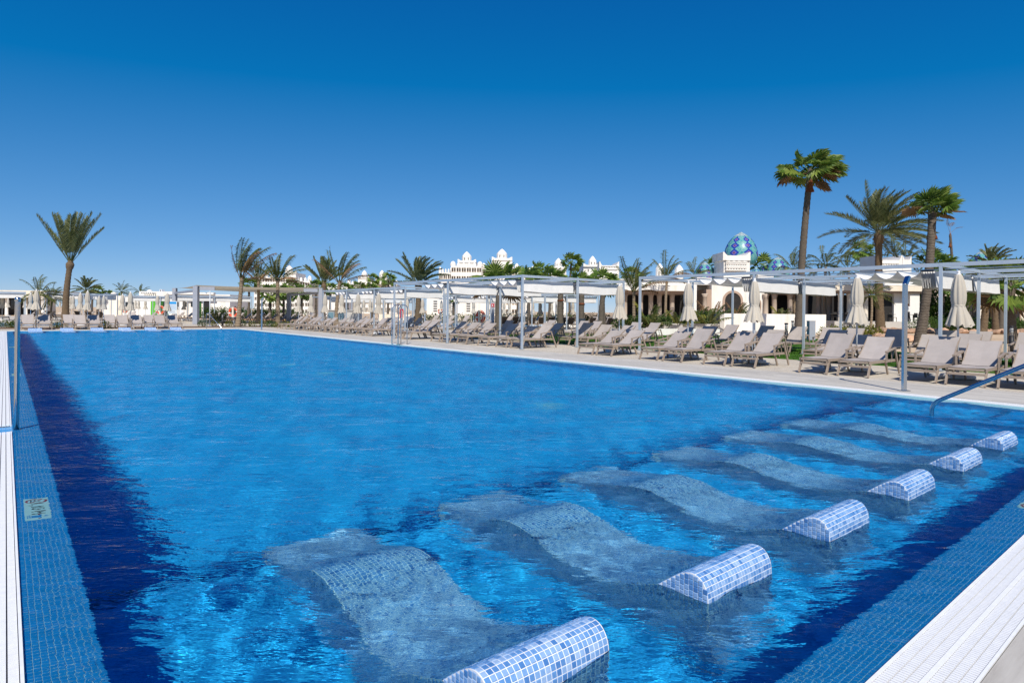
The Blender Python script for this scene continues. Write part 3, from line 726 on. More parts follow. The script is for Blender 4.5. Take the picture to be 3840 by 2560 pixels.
# ------------------------------------------------------------------ pergolas
M['alu'] = simple('grey_aluminium', (.47,.54,.61), .38, .05, 4, .5, .35)
M['alu_dark'] = simple('dark_clip', (.03,.032,.035), .6, .1, 10)
def drape(x0, x1, y, n=4, wl=.52, h=2.62):
    """retracted canopy of one bay: a bunch of folds at the low-y end and a few slack waves"""
    m = MB(); ns = 8; pts = []
    yy = y + .07
    for k in range(6):                                  # bunched folds
        pts += [(yy+.03, h), (yy+.014, h-.24), (yy, h-.44 - .02*(k % 2)), (yy+.04, h-.24)]; yy += .062
    pts.append((yy, h))
    for k in range(n):
        for s in range(1, 7):
            t = s/6; pts.append((yy + wl*t, h - .19*math.sin(math.pi*t)**.8))
        yy += wl
    nx = 5
    for (a, z) in pts:
        for i in range(nx+1):
            x = x0 + (x1-x0)*i/nx; m.v.append((x, a + .012*math.sin(i*2.1+a*9), z + .012*math.sin(i*1.7 + a*5) - .02*math.sin(math.pi*i/nx)))
    w = nx+1
    for r in range(len(pts)-1):
        for i in range(nx): k = r*w+i; m.f.append((k, k+1, k+w+1, k+w)); m.m.append(0)
    return m, y + .07 + .372 + wl*0, [y + .07 + .372 + wl*k for k in range(n+1)]
def pergola(xs, ys, txt, h=2.8, waves=3, shade=True, flip=False):
    t = thing('pergola', txt, 'pergola', (xs[0], ys[0], 0)); ox, oy = xs[0], ys[0]
    post = MB().box(-.036,.036,-.036,.036,.012,h).mesh('post', M['alu']); foot = MB().box(-.085,.085,-.085,.085,0,.012).mesh('base_plate', M['alu'])
    for x in xs:
        for y in ys:
            p = link('post', post, t, (x-ox, y-oy, 0)); link('base_plate', foot, p)
    for y in ys:
        MB().box(xs[0]-ox+.0365, xs[-1]-ox-.0365, y-oy-.03, y-oy+.03, h-.095, h-.005).build('beam', M['alu'], t)
    for x in xs:
        for j in range(len(ys)-1): MB().box(x-ox-.034, x-ox+.034, ys[j]-oy+.037, ys[j+1]-oy-.037, h-.10, h-.001).build('beam', M['alu'], t)
    for i in range(len(xs)-1):
        for j in range(len(ys)-1):
            m, _, bars = drape(xs[i]-ox+.12, xs[i+1]-ox-.12, ys[j]-oy+.06, waves, .5 if waves > 3 else .55, h-.18)
            c = m.build('canopy', M['canvas'], t)
            for xx in (xs[i]-ox+.10, xs[i+1]-ox-.10): MB().box(xx-.018, xx+.018, ys[j]-oy+.06, ys[j+1]-oy-.06, h-.175, h-.15).build('track', M['alu'], t)
            for k, yb in enumerate(bars): MB().bar((xs[i]-ox+.07, yb, h-.168),(xs[i+1]-ox-.07, yb, h-.168),.024,.024).build('rod', M['alu'], c)
            MB().box(xs[i]-ox+.05, xs[i]-ox+.12, bars[0]-.31, bars[0]-.02, h-.21, h-.17).build('clip', M['alu_dark'], c)
pergola([18.75,22.2,25.3], [-.4,5.2,10.35,15.0], 'grey pergola with bunched white canopies behind the nearest loungers at right', waves=3)
pergola([15.0,17.95,20.8], [17.55,22.6,27.4], 'grey pergola with white canopies standing on the deck at mid row')
pergola([18.0,20.8], [31.6,35.5,39.6,43.6], 'grey pergola farther along the deck behind the row of parasols')
pergola([30,33.6,37.2], [34,39,44,49], 'low looking far pergola with white canopies beyond the middle one', waves=5)
pergola([26,29.5,33], [56,61,66], 'distant pergola behind the shade sail near the small pool wall', waves=5)
pergola([14.0,18.0,22.0], [74,79], 'distant pergola with white canopy behind the shade sail', waves=5)
pergola([-6.5,-2.5,1.5], [76,81], 'distant pergola in front of the left flat roofed building', waves=5)
pergola([3.2,6.2,9.2], [77,82], 'distant pergola right of the large left palm', waves=5)
pergola([11.4,14.4,17.4], [84,89], 'distant pergola before the green doorway of the white building', waves=5)
# ------------------------------------------------------------------ shade sail on heavy grey posts
M['portal'] = simple('portal_grey', (.31,.33,.38), .5, .06, 3)
t = thing('shade_sail_frame', 'heavy grey post frame carrying a tan shade sail at the far corner', 'shade sail', (*W(735, 53.5), 0), -YAW)
def PL(u, Z, v): return ((u-735)*Z/F - 735*0 + (u*0), Z-53.5, ZV(u, v, Z))
def LP(u, Z): x, y = W(u, Z); x0, y0 = W(735, 53.5); dx, dy = x-x0, y-y0; return (dx*CY - dy*SY, dx*SY + dy*CY)
A, B, C, D = LP(735,53.5), LP(1203,56), LP(1083,66), LP(655,64)
for q, w_, hh in ((A,.20,3.32),(B,.17,3.35),(C,.18,3.05),(D,.18,3.45)): MB().box(q[0]-w_, q[0]+w_, q[1]-w_, q[1]+w_, 0, hh).build('post', M['portal'], t)
for p, q, z in ((A,B,3.12),(B,A,3.12),(A,D,2.92),(B,C,2.92)):
    d = Vector((q[0]-p[0], q[1]-p[1])).normalized(); e = 1.5 if z > 3 else (Vector(q)-Vector(p)).length-.28
    MB().bar((p[0]+d.x*.285,p[1]+d.y*.285,z),(p[0]+d.x*e,p[1]+d.y*e,z),.20,.30 if z > 3 else .2).build('beam', M['portal'], t)
m = MB(); nn = 14; cor = [Vector((A[0],A[1],3.40)), Vector((B[0],B[1],3.42)), Vector((C[0],C[1],3.12)), Vector((D[0],D[1],3.50))]
for i in range(nn+1):
    for j in range(nn+1):
        a, b_ = i/nn, j/nn; p = cor[0]*(1-a)*(1-b_) + cor[1]*a*(1-b_) + cor[2]*a*b_ + cor[3]*(1-a)*b_
        p.z -= .10*math.sin(math.pi*a) + .10*math.sin(math.pi*b_); m.v.append(tuple(p))
for i in range(nn):
    for j in range(nn): k = i*(nn+1)+j; m.f.append((k, k+nn+1, k+nn+2, k+1)); m.m.append(0)
m.build('sail', M['sail'], t, True)
# ------------------------------------------------------------------ life rings, shower, signs, bollards, bins
M['orange'] = simple('ring_orange', (.62,.075,.025), .4, .1, 8); M['rope'] = simple('rope', (.68,.62,.50), .8, .1, 30); M['ring_band'] = simple('ring_band', (.72,.72,.70), .5, .05, 10)
def life_ring(x, y, zc, R, txt, rz=-YAW, post=True):
    t = thing('life_ring', txt, 'life ring', (x, y, 0), rz)
    if post: MB().tube([(0,.12,0),(0,.12,zc+.1)], .028, 8).build('post', M['grey_pole'], t, True)
    m = MB(); r = R*.24; nR, nr = 36, 10
    for band in (0, 1):
        q = MB()
        for i in range(nR):
            isb = (i % 9) in (0, 1)
            if isb != bool(band): continue
            o = len(q.v); rr = r*(1.03 if band else 1)
            for di in (0, 1):
                T_ = 2*math.pi*(i+di)/nR
                for j in range(nr):
                    ph = 2*math.pi*j/nr; q.v.append(((R-r+rr*math.cos(ph))*math.cos(T_), rr*.8*math.sin(ph), zc+(R-r+rr*math.cos(ph))*math.sin(T_)))
            for j in range(nr): q.f.append((o+j, o+(j+1)%nr, o+nr+(j+1)%nr, o+nr+j)); q.m.append(0)
        q.build('band' if band else 'ring', M['ring_band'] if band else M['orange'], t, True)
    MB().box(-.065,.065,-.11,-.06,zc-R*.98,zc+R*.98).box(-.045,.045,-.135,-.1105,zc-R*.9,zc+R*.85).build('rope_bundle', M['rope'], t)
    q = MB()
    for k in range(4):
        a0 = math.pi/4 + k*math.pi/2; a1 = a0 + math.pi/2
        q.tube([((R*1.02)*math.cos(a0+(a1-a0)*s/6)*(1 - .16*math.sin(math.pi*s/6)), -.03-r*.7, zc+(R*1.02)*math.sin(a0+(a1-a0)*s/6)*(1 - .16*math.sin(math.pi*s/6))) for s in range(7)], .012, 6)
    q.build('grab_rope', M['rope'], t, True)
def at(u, v, Z): x, y = W(u, Z); return x, y, ZV(u, v, Z)
x, y, z = at(875, 1171, 46.5); life_ring(x, y, z, .40, 'orange life ring with rope on a post at the far corner')
x, y, z = at(601, 1162, 60); life_ring(x, y, z, .46, 'orange life ring half hidden by a parasol before the green wall')
x, y, z = at(1802, 1187, 31); life_ring(x, y, z, .33, 'orange life ring with rope bundle among the loungers under the pergola', -YAW-.7)
x, y, z = at(1651, 1167, 57); life_ring(x, y, z, .25, 'small distant orange life ring beyond the second pool')
x, y, z = at(470, 1164, 70); life_ring(x, y, z, .3, 'distant orange life ring behind the far left parasols')
# shower pole by the far corner
x, y = W(787, 47.5)
t = thing('outdoor_shower', 'slim grey outdoor shower pole with side arm beside the shade sail post', 'shower', (x, y, 0), -YAW)
MB().tube([(0,0,0),(0,0,2.75)], .04, 8).build('pole', M['grey_pole'], t, True); MB().bar((0,0,2.68),(-.32,0,2.6),.03,.03).bar((-.32,0,2.6),(-.32,0,2.52),.12,.12).build('shower_head', M['grey_pole'], t)
MB().box(-.2,.2,-.2,.2,-.005,.03).build('tray', M['portal'], t)
# information board
x, y = W(647, 56); t = thing('information_board', 'white information board with a blue header behind a far parasol', 'sign board', (x, y, 0), -YAW)
zt, zb = ZV(647, 1129, 56), ZV(647, 1176, 56)
MB().box(-.41,.41,-.02,.02,zb,zt).build('panel', M['sign_white'], t); MB().box(-.36,.36,-.026,-.0205,zt-.26,zt-.05).build('header', M['sign_blue'], t)
MB().box(-.37,.37,-.024,-.0205,zb+.32,zt-.28).build('picture', simple('sign_grey', (.45,.53,.60), .4, .1, 8), t)
q = MB()
for k in range(4): q.box(-.33,.33 - .1*(k % 2),-.025,-.0205,zb+.06+.06*k,zb+.085+.06*k)
q.build('text_lines', simple('sign_text', (.25,.30,.40), .5, .1, 8), t)
for s in (-.34,.34): MB().box(s-.025,s+.025,-.015,.015,0,zb).build('leg', M['grey_pole'], t)
# fire point sign
x, y, z = at(1848, 1145, 46); t = thing('fire_sign', 'small red fire extinguisher sign on a grey post behind the pergola', 'sign', (x, y, 0), -YAW)
MB().box(-.12,.12,-.05,.05,0,z+.25).build('post', M['portal'], t); MB().box(-.13,.13,-.07,-.052,z-.13,z+.16).build('panel', M['ring_band'], t)
MB().box(-.12,.12,-.076,-.0705,z-.12,z+.15).build('red_field', M['sign_red'], t)
MB().lathe([(.03,z-.08),(.03,z+.05),(.012,z+.07)], 8, (-.03,-.075)).bar((-.03,-.08,z+.07),(.06,-.08,z+.10),.02,.008).bar((.07,-.08,z-.06),(.07,-.08,z+.02),.03,.006).build('symbol', M['ring_band'], t)
M['black_metal'] = simple('black_metal', (.018,.018,.02), .5, .15, 10); M['lamp_glass'] = simple('lamp_glass', (.55,.55,.52), .2, .05, 10, .6)
def bollard(u, v, Z, h, txt):
    x, y = W(u, Z); t = thing('bollard_light', txt, 'bollard light', (x, y, 0))
    MB().lathe([(.085,0),(.085,h*.62)], 12).build('body', M['black_metal'], t, True); MB().lathe([(.06,h*.62),(.06,h*.93)], 12).build('lens', M['lamp_glass'], t, True)
    for k in range(4): MB().lathe([(.086,h*(.68+.06*k)),(.086,h*(.69+.06*k))], 12).build('louvre', M['black_metal'], t)
    MB().lathe([(.088,h*.93),(.088,h*.985),(.05,h)], 12).build('cap', M['black_metal'], t, True)
bollard(2949, 0, 30, 1.0, 'black bollard light left of the tall palm, the nearer of two')
bollard(2973, 0, 36, 1.05, 'black bollard light beside the tall palm, the taller of two')
bollard(3794, 0, 25, 1.05, 'black bollard light behind the loungers at the right border')
bollard(835, 0, 49, .95, 'black bollard light left of the far life ring')
bollard(3190, 0, 33, .9, 'black bollard light among yellow shrubs below a near parasol')
def bin_(u, Z, w, h, txt, mat):
    x, y = W(u, Z); t = thing('litter_bin', txt, 'bin', (x, y, 0), -YAW)
    MB().box(-w/2,w/2,-w/2,w/2,.02,h).build('body', M[mat], t); MB().box(-w/2-.01,w/2+.01,-w/2-.01,w/2+.01,h,h+.03).build('lid', M[mat], t)
M['slate'] = simple('slate', (.03,.045,.065), .5, .1, 6)
bin_(2180, 36, .42, 1.0, 'dark slate coloured litter bin in front of a cut palm trunk', 'slate')
bin_(3042, 34, .33, 1.05, 'grey litter bin against the white garden wall', 'portal')
bin_(1537, 48, .55, .9, 'grey litter bin beyond the pergola near the red booth', 'portal')
# ------------------------------------------------------------------ palms
def leaf_mat(name, lo, mid, hi, trans=.40, rough=.5):
    m, n = newmat(name); g = n.nodes.new('ShaderNodeNewGeometry'); oi = n.nodes.new('ShaderNodeObjectInfo')
    r = math_(n, 'FRACT', math_(n, 'ADD', g.outputs['Random Per Island'], oi.outputs['Random']))
    f = noise(n, 1.3, 3, .6, g.outputs['Position'])
    c = ramp(n, math_(n, 'MULTIPLY_ADD', r, .55, math_(n, 'MULTIPLY', f, .5)), [(.2, lo), (.5, mid), (.85, hi)])
    return finish(m, n, c, rough, .35, 0, None, .3, .01, trans)
M['date_leaf'] = leaf_mat('date_leaf', (.055,.075,.025), (.13,.16,.055), (.26,.26,.11))
M['fan_leaf'] = leaf_mat('fan_leaf', (.05,.105,.014), (.115,.205,.03), (.27,.33,.07))
M['coco_leaf'] = leaf_mat('coco_leaf', (.035,.06,.015), (.09,.125,.03), (.22,.19,.06))
M['dry_leaf'] = leaf_mat('dry_leaf', (.10,.055,.03), (.22,.13,.06), (.34,.22,.11))
M['shrub_leaf'] = leaf_mat('shrub_leaf', (.025,.06,.010), (.055,.12,.02), (.14,.20,.04))
M['yellow_leaf'] = leaf_mat('yellow_leaf', (.07,.10,.015), (.18,.20,.03), (.34,.28,.04))
def trunk_mat(name, lo, hi, ringscale):
    m, n = newmat(name); tc = n.nodes.new('ShaderNodeTexCoord')
    wv = N(n, 'ShaderNodeTexWave', Scale=ringscale, Distortion=3.5, Detail=3.0); wv.bands_direction = 'Z'; wv.inputs['Detail Scale'].default_value = 2.0; L(n, tc.outputs['Object'], wv.inputs['Vector'])
    f = noise(n, 7., 5, .65)
    k = math_(n, 'MULTIPLY_ADD', wv.outputs[1], .45, math_(n, 'MULTIPLY', f, .6))
    return finish(m, n, ramp(n, k, [(.2, lo), (.8, hi)]), .9, .15, 0, k, .9, .04)
M['trunk_date'] = trunk_mat('trunk_date', (.055,.037,.023), (.22,.155,.095), 3.2)
M['trunk_fan'] = trunk_mat('trunk_fan', (.06,.048,.038), (.18,.15,.118), 4.5)
M['trunk_coco'] = trunk_mat('trunk_coco', (.12,.085,.055), (.33,.26,.18), 2.6)
M['trunk_red'] = trunk_mat('trunk_red', (.075,.025,.012), (.27,.09,.04), 5.0)
WIND = Vector((CY, -SY, 0)); G = Vector((0,0,-1))
def rachis(d0, Ln, droop, wind, n, r):
    d = d0.normalized(); p = Vector((0,0,0)); pts = [p.copy()]; ds = [d.copy()]
    for i in range(n):
        t = (i+1)/n; d = (d + G*(droop*t*2.2/n) + WIND*(wind*t*1.6/n)).normalized(); p = p + d*(Ln/n); pts.append(p.copy()); ds.append(d.copy())
    return pts, ds
def feather(mb, base, d0, Ln, droop, wind, r, nl=26, ll=.55, lw=.028, vee=.5, hang=.2, bare=.12, stem=.022):
    pts, ds = rachis(d0, Ln, droop, wind, 12, r)
    P = [base + p for p in pts]
    mb.tube(P, [stem*(1-.85*i/12) for i in range(13)], 4, False)
    for i in range(nl):
        t = bare + (1-bare)*(i+.5)/nl; x = t*12; k = min(int(x), 11); f = x-k
        p = P[k].lerp(P[k+1], f); d = ds[k].lerp(ds[k+1], f).normalized()
        side = d.cross(Vector((0,0,1)));
        if side.length < .05: side = Vector((1,0,0))
        side.normalize(); up = side.cross(d).normalized()
        l = ll*(.45 + .55*math.sin(math.pi*min(1, .12+.85*t)))*r.uniform(.85,1.12)
        for s in (-1, 1):
            q = (d*.78 + side*s*.72 + up*vee*r.uniform(.5,1.1)).normalized()
            w = (d.cross(q)).normalized().cross(q).normalized()*lw*.5*r.uniform(.8,1.2)
            mid = p + q*l*.45; q2 = (q + G*hang*r.uniform(.5,1.5) + WIND*wind*.5).normalized(); tip = mid + q2*l*.58
            o = len(mb.v); mb.v += [tuple(p), tuple(mid+w), tuple(tip), tuple(mid-w)]; mb.f.append((o,o+1,o+2,o+3)); mb.m.append(0)
def fan(mb, base, d0, pet, R, wind, r, nseg=20, spread=2.0, droop=.25):
    pts, ds = rachis(d0, pet, .35, wind*.4, 5, r); P = [base+p for p in pts]
    mb.tube(P, [.02*(1-.5*i/5) for i in range(6)], 4, False)
    c = P[-1]; d = ds[-1]; side = d.cross(Vector((0,0,1)))
    if side.length < .05: side = Vector((1,0,0))
    side.normalize(); up = side.cross(d).normalized(); tw = r.uniform(-.7,.7); side = (side*math.cos(tw) + up*math.sin(tw)).normalized(); up = side.cross(d).normalized()
    inner = []
    for i in range(nseg+1):
        a = -spread + 2*spread*i/nseg; fold = .05*R*(1 if i % 2 else -1)
        v = d*math.cos(a) + side*math.sin(a); l = R*(.62 - .10*abs(a)/spread)
        inner.append((c + v*l*.98 + up*(fold - .10*R*math.cos(a*.8)) + G*droop*.10*R, v, a))
    o = len(mb.v); mb.v.append(tuple(c)); mb.v += [tuple(q[0]) for q in inner]
    for i in range(nseg): mb.f.append((o, o+1+i, o+2+i)); mb.m.append(0)
    for i in range(nseg):
        q0, q1 = inner[i][0], inner[i+1][0]; v = (inner[i][1] + inner[i+1][1]).normalized()
        l = R*r.uniform(.38,.55); tip = (q0+q1)*.5 + (v + G*droop*r.uniform(.6,1.8) + WIND*wind*r.uniform(.5,1.1)).normalized()*l
        mid = (q0+q1)*.5 + (v + G*droop*.2 + WIND*wind*.25).normalized()*l*.5; w = (q1-q0)*.36
        o = len(mb.v); mb.v += [tuple(q0), tuple(q1), tuple(mid+w), tuple(tip), tuple(mid-w)]; mb.f.append((o,o+1,o+2,o+3,o+4)); mb.m.append(0)
def fronds(kind, seed, n, Ln, wind, up0=-.25, up1=1.45, lod=1.0, droop=None, skew=0.0):
    """list of MB, one per frond, base at the origin"""
    r = random.Random(seed); out = []
    for i in range(n):
        az = i*2.39996 + r.uniform(-.25,.25); t = (i+.5)/n; el = up0 + (up1-up0)*t**.9 + r.uniform(-.12,.12)
        d0 = Vector((math.cos(az)*math.cos(el), math.sin(az)*math.cos(el), math.sin(el))) + WIND*skew
        m = MB(); b0 = Vector((math.cos(az)*.10, math.sin(az)*.10, .12*t)); l = Ln*r.uniform(.85,1.1)*(1 - .25*max(0, t-.75)*4*.5)
        if kind == 'date': feather(m, b0, d0, l, .55 if droop is None else droop, wind, r, int(44*lod), .13*Ln+.16, .078/lod**.8, .55, .12, .2, .03)
        elif kind == 'coco': feather(m, b0, d0, l, .95 if droop is None else droop, wind, r, int(40*lod), .20*Ln+.14, .050/lod**.8, -.05, 1.15, .16, .03)
        else: fan(m, b0, d0, l*.62, l*.62, wind, r, int(20*lod), 2.0, .28 if droop is None else droop)
        out.append(m)
    return out
def join(ms):
    a = MB()
    for m in ms: a.add(m.v, m.f)
    return a
def trunk_mb(p, r0, r1, style, seed):
    """p: top offset from the base; returns mesh builder"""
    r = random.Random(seed); top = Vector(p); n = max(10, int(top.z/.16)); pts, rad = [], []
    bend = Vector((r.uniform(-.1,.1), r.uniform(-.1,.1), 0))*top.z*.25
    for i in range(n+1):
        t = i/n; pts.append(top*t + bend*math.sin(math.pi*t)); q = r0 + (r1-r0)*min(1, t*1.15)
        q *= 1 + .38*math.exp(-t*9)
        if style == 'date': q *= 1 + .55*math.exp(-((t-.955)/.05)**2)
        q *= 1 + (.055 if i % 2 else -.035) + r.uniform(-.03,.03)
        rad.append(q)
    return MB().tube(pts, rad, 12)
LEAF = {'date': 'date_leaf', 'fan': 'fan_leaf', 'coco': 'coco_leaf'}; TRK = {'date': 'trunk_date', 'fan': 'trunk_fan', 'coco': 'trunk_coco'}
CROWN = {}
for k in ('date', 'fan', 'coco'):
    for s in range(4):
        CROWN[k, s] = join(fronds(k, 100+s, {'date': 26, 'fan': 20, 'coco': 15}[k], {'date': 2.6, 'fan': 1.75, 'coco': 2.7}[k], .45, -.5, 1.4, .55, None, .12)).mesh('crown', M[LEAF[k]])
GRP = {'date': 'feather leaved date palms', 'fan': 'fan palms', 'coco': 'coconut palms'}
PAL = {'date': 'date palm', 'fan': 'fan palm', 'coco': 'coconut palm'}
nseed = [0]
def palm(kind, u0, u1, Z, v1, r, label, size=1.0, hero=None, v0=None, red=False, crown=True, cut=False):
    nseed[0] += 1; sd = nseed[0]
    r *= {'date': .80, 'fan': .78, 'coco': .62}[kind]; x0, y0 = W(u0, Z); x1, y1 = W(u1, Z); zt = max(.8, ZV(u1, v1, Z))
    t = thing(PAL[kind].replace(' ', '_'), label, 'palm tree', (x0, y0, -.03), 0, GRP[kind]); top = Vector((x1-x0, y1-y0, zt+.03))
    tb = trunk_mb(top, r*1.08, r*.85, kind, sd); tr = tb.build('trunk', M[TRK[kind]], t, True)
    if red: trunk_mb(Vector((0,0,red)), r*.9, r*.62, 'fan', sd+9).build('boot', M['trunk_red'], tr, True).location = top - Vector((0,0,red*.93))
    if not crown: return t
    if hero:
        ms = fronds(kind, sd*7+1, **hero); heart = MB().lathe([(r*.8,-.25),(r*.95,0),(r*.6,.22),(r*.2,.4)], 10).build('crown', M[TRK[kind]], t, True); heart.location = top
        for i, m in enumerate(ms): m.build('frond', M[LEAF[kind] if i > 2 or kind == 'date' else 'dry_leaf'], heart)
    else:
        rr = random.Random(sd); c = link('crown', CROWN[kind, sd % 4], t, top, (rr.uniform(-.08,.08), rr.uniform(-.08,.08), rr.uniform(-.5,.5)), (size*rr.uniform(.93,1.07), size*rr.uniform(.93,1.07), size*rr.uniform(.93,1.08)))
    return t
H = lambda n, Ln, wind, up0=-.25, up1=1.45, lod=1.0, droop=None, skew=0.0: dict(n=n, Ln=Ln, wind=wind, up0=up0, up1=up1, lod=lod, droop=droop, skew=skew)
# heroes
palm('date', 246, 262, 58, 985, .34, 'big date palm with upright shuttlecock crown at the far left', hero=H(22, 4.8, .10, .85, 1.5, 1.0, .10))
palm('fan', 2996, 3032, 41, 652, .30, 'tallest fan palm with windswept round crown on the right', hero=H(30, 1.7, .6, -.05, 1.15, 1.3, .28, .32), red=1.3)
palm('date', 3303, 3292, 55, 876, .40, 'broad date palm with bulging neck between the two fan palms', hero=H(60, 4.6, .55, -.40, 1.45, 1.1, .42, .22))
palm('fan', 3446, 3492, 28, 806, .24, 'reddish necked fan palm right of the broad date palm', hero=H(26, 1.02, .30, .45, 1.5, 1.2, .18, .18), red=1.2)
palm('coco', 892, 905, 46.5, 1048, .26, 'ragged coconut palm behind the far life ring, blown to the right', hero=H(11, 2.9, .5, .95, 1.5, .9, .45, .14))
palm('coco', 967, 968, 58, 1060, .24, 'thin coconut palm between the two taller ones by the shade sail', hero=H(10, 2.1, .3, .5, 1.5, .8, .55, .08))
palm('coco', 1044, 1040, 50, 1056, .25, 'coconut palm with yellow stalk in front of the shade sail', hero=H(15, 2.4, .25, .2, 1.5, .9, .55, .04))
palm('coco', 1262, 1272, 51, 1062, .24, 'coconut palm with one brown frond above the farther pergola', hero=H(12, 2.8, .35, .5, 1.5, .9, .45, .08))
palm('date', 1213, 1214, 62, 1066, .26, 'young date palm with upright crown left of a coconut palm', hero=H(15, 2.7, .15, .55, 1.5, .8, .2))
palm('date', 1567, 1568, 64, 1068, .38, 'wide date palm crown above the middle pergola roof', hero=H(30, 3.4, .42, -.05, 1.4, .9, .5, .15))
palm('fan', 1873, 1874, 42, 1075, .24, 'broad leaved fan palm before the white twin towers', hero=H(18, 1.6, .2, -.1, 1.4, 1.0, .15))
palm('coco', 2380, 2376, 46, 1096, .20, 'small date like palm in the curved planter', hero=H(14, 2.5, .3, .2, 1.5, .9, .5, .1))
palm('coco', 2497, 2500, 62, 1045, .22, 'coconut palm in front of the white arcade roof', hero=H(12, 2.6, .35, .1, 1.5, .8, .7, .1))
palm('fan', 3797, 3789, 33, 1085, .30, 'low fan palm at the right border of the view', hero=H(22, 1.9, .3, -.5, 1.4, 1.0, .3, .05), red=.9)
palm('date', 3683, 3692, 46, 1098, .30, 'short thick date palm on the sand at right', hero=H(26, 1.9, .2, .2, 1.5, .8, .2))
# companions, farther back
rest = [('fan',2667,2672,75,1010,.2,1.15,'fan palm left of the large mosaic dome'),('fan',2845,2856,72,1000,.2,1.15,'fan palm right of the large mosaic dome'),
 ('fan',2138,2140,88,990,.22,1.25,'lone fan palm left of the white parapet tower'),('fan',2024,2025,80,1028,.22,1.2,'fan palm just right of the twin towers'),
 ('coco',2600,2604,70,1040,.2,1.0,'palm behind the restaurant roof left of the dome'),('fan',2265,2262,52,1062,.24,.9,'fan palm standing before the lattice parapet'),
 ('fan',2100,2103,52,1082,.24,.85,'fan palm with straight trunk behind the pergola, left of three'),('fan',3229,3232,95,945,.22,1.3,'distant fan palm between the tall palm and the broad one'),
 ('coco',2985,2975,66,1015,.24,1.1,'coconut palm left of the tallest palm trunk'),('coco',3100,3095,64,1000,.24,1.1,'bending coconut palm right of the tallest palm trunk'),
 ('coco',3185,3180,72,1015,.24,1.0,'dark coconut palm low behind the right building'),('coco',3350,3352,75,965,.24,1.15,'windblown palm behind the right lattice parapet'),
 ('coco',3400,3402,70,975,.22,1.0,'second windblown palm behind the right lattice parapet'),('fan',3492,3494,68,985,.24,1.2,'green fan palm right of the red necked palm'),
 ('fan',3530,3532,62,1000,.24,1.0,'green fan palm beside the thin bare palm'),('date',3718,3722,60,990,.3,1.0,'feather palm rising above the roof beam at far right'),
 ('fan',3625,3628,66,1040,.24,1.0,'fan palm behind the nearest parasol, left'),('fan',3655,3655,58,1060,.22,.9,'fan palm behind the nearest parasol, right'),
 ('fan',3755,3757,55,1058,.26,.9,'fan palm with two close neighbours at far right'),('date',3735,3733,52,1062,.28,.7,'stout date palm trunk behind the stones at right'),
 ('fan',3578,3580,60,1070,.2,.8,'slim fan palm in the hedge at right'),('coco',3262,3268,46,1110,.14,.6,'young palm with white banded trunk before the restaurant'),
 ('coco',150,148,60,1105,.16,.85,'drooping palm before the left flat roofed building'),('coco',190,196,62,1120,.16,.7,'bushy young palm left of the big date palm'),
 ('date',325,322,78,1090,.18,.8,'slanting young palm right of the big date palm'),('fan',366,366,95,1092,.2,.85,'small fan palm above the low white wall'),
 ('fan',405,405,110,1105,.2,.8,'low round fan palm crown behind the white wall'),('coco',455,456,100,1095,.2,.8,'dark palm leaning above the white wall, left'),
 ('coco',525,527,100,1098,.2,.7,'dark palm leaning above the white wall, right'),('fan',345,347,88,1105,.2,.7,'small fan palm beside the slanting young palm'),
 ('fan',930,932,80,1072,.2,1.1,'fan palm behind the ragged coconut palm'),('fan',1088,1090,78,1075,.2,1.0,'fan palm below the white hotel at left'),
 ('fan',1184,1184,76,1078,.2,1.0,'fan palm beside the end post of the shade sail'),('fan',1240,1240,90,1085,.2,1.0,'fan palm low behind the coconut palm at the pergola end'),
 ('fan',1290,1290,95,1085,.2,1.0,'fan palm low right of that coconut palm'),('fan',1342,1342,90,1082,.2,1.1,'bushy fan palm below the far towers'),
 ('fan',1398,1396,92,1050,.2,.95,'fan palm in front of the left far tower'),('fan',1455,1456,90,1050,.2,1.0,'fan palm in front of the right far tower'),
 ('fan',1392,1392,80,1085,.2,.8,'low fan palm under the left far tower'),('fan',1780,1778,80,1060,.2,.8,'small fan palm before the white hotel balconies'),
 ('fan',1940,1940,70,1050,.22,1.1,'fan palm crown right of the broad leaved one'),('fan',1985,1987,64,1050,.22,1.1,'leafy fan palm above the middle pergola'),
 ('fan',2060,2062,62,1055,.24,1.2,'big fan palm crown behind the middle pergola'),('fan',2185,2186,58,1068,.24,1.0,'fan palm crown left of the lattice parapet'),
 ('fan',2360,2362,80,1035,.2,1.0,'fan palm behind the small planter palm'),('fan',1700,1702,75,1118,.2,.7,'small fan palm beneath the white canopy of the pergola'),
 ('fan',1060,1062,72,1105,.2,.9,'fan palm under the sail, left'),('fan',1130,1132,74,1100,.2,.9,'fan palm under the sail, right'),
 ('fan',1012,1013,70,1110,.2,1.0,'fan palm trunk group under the sail')]
for (k,u0,u1,Z,v1,r,s,lb) in rest: palm(k, u0, u1, Z, v1, r, lb, s*((.62 if Z >= 75 and u0 < 1900 else .76) if k == 'fan' else .9))
palm('fan', 2178, 2180, 40, 1100, .26, 'cut palm trunk with pointed reddish top behind the slate bin', crown=False, red=.8)
palm('fan', 2103, 2102, 40, 1092, .26, 'bare ringed palm trunk left of the slate bin', crown=False, red=.7)
palm('fan', 2256, 2262, 40, 1092, .25, 'bare ringed palm trunk right of the slate bin', crown=False)
palm('fan', 1868, 1868, 38, 1105, .24, 'stout trunk behind the life ring under the pergola', crown=False)
t = palm('fan', 3563, 3560, 62, 880, .17, 'thin nearly bare palm with two withered leaves', crown=False, red=1.4)
hd = MB(); rr = random.Random(4)
for az, el in ((.3, 1.2), (2.4, 1.25), (-.6, .8)): feather(hd, Vector((0,0,0)), Vector((math.cos(az)*math.cos(el), math.sin(az)*math.cos(el), math.sin(el))), 1.5, .6, .5, rr, 12, .5, .04, .1, .5, .5)
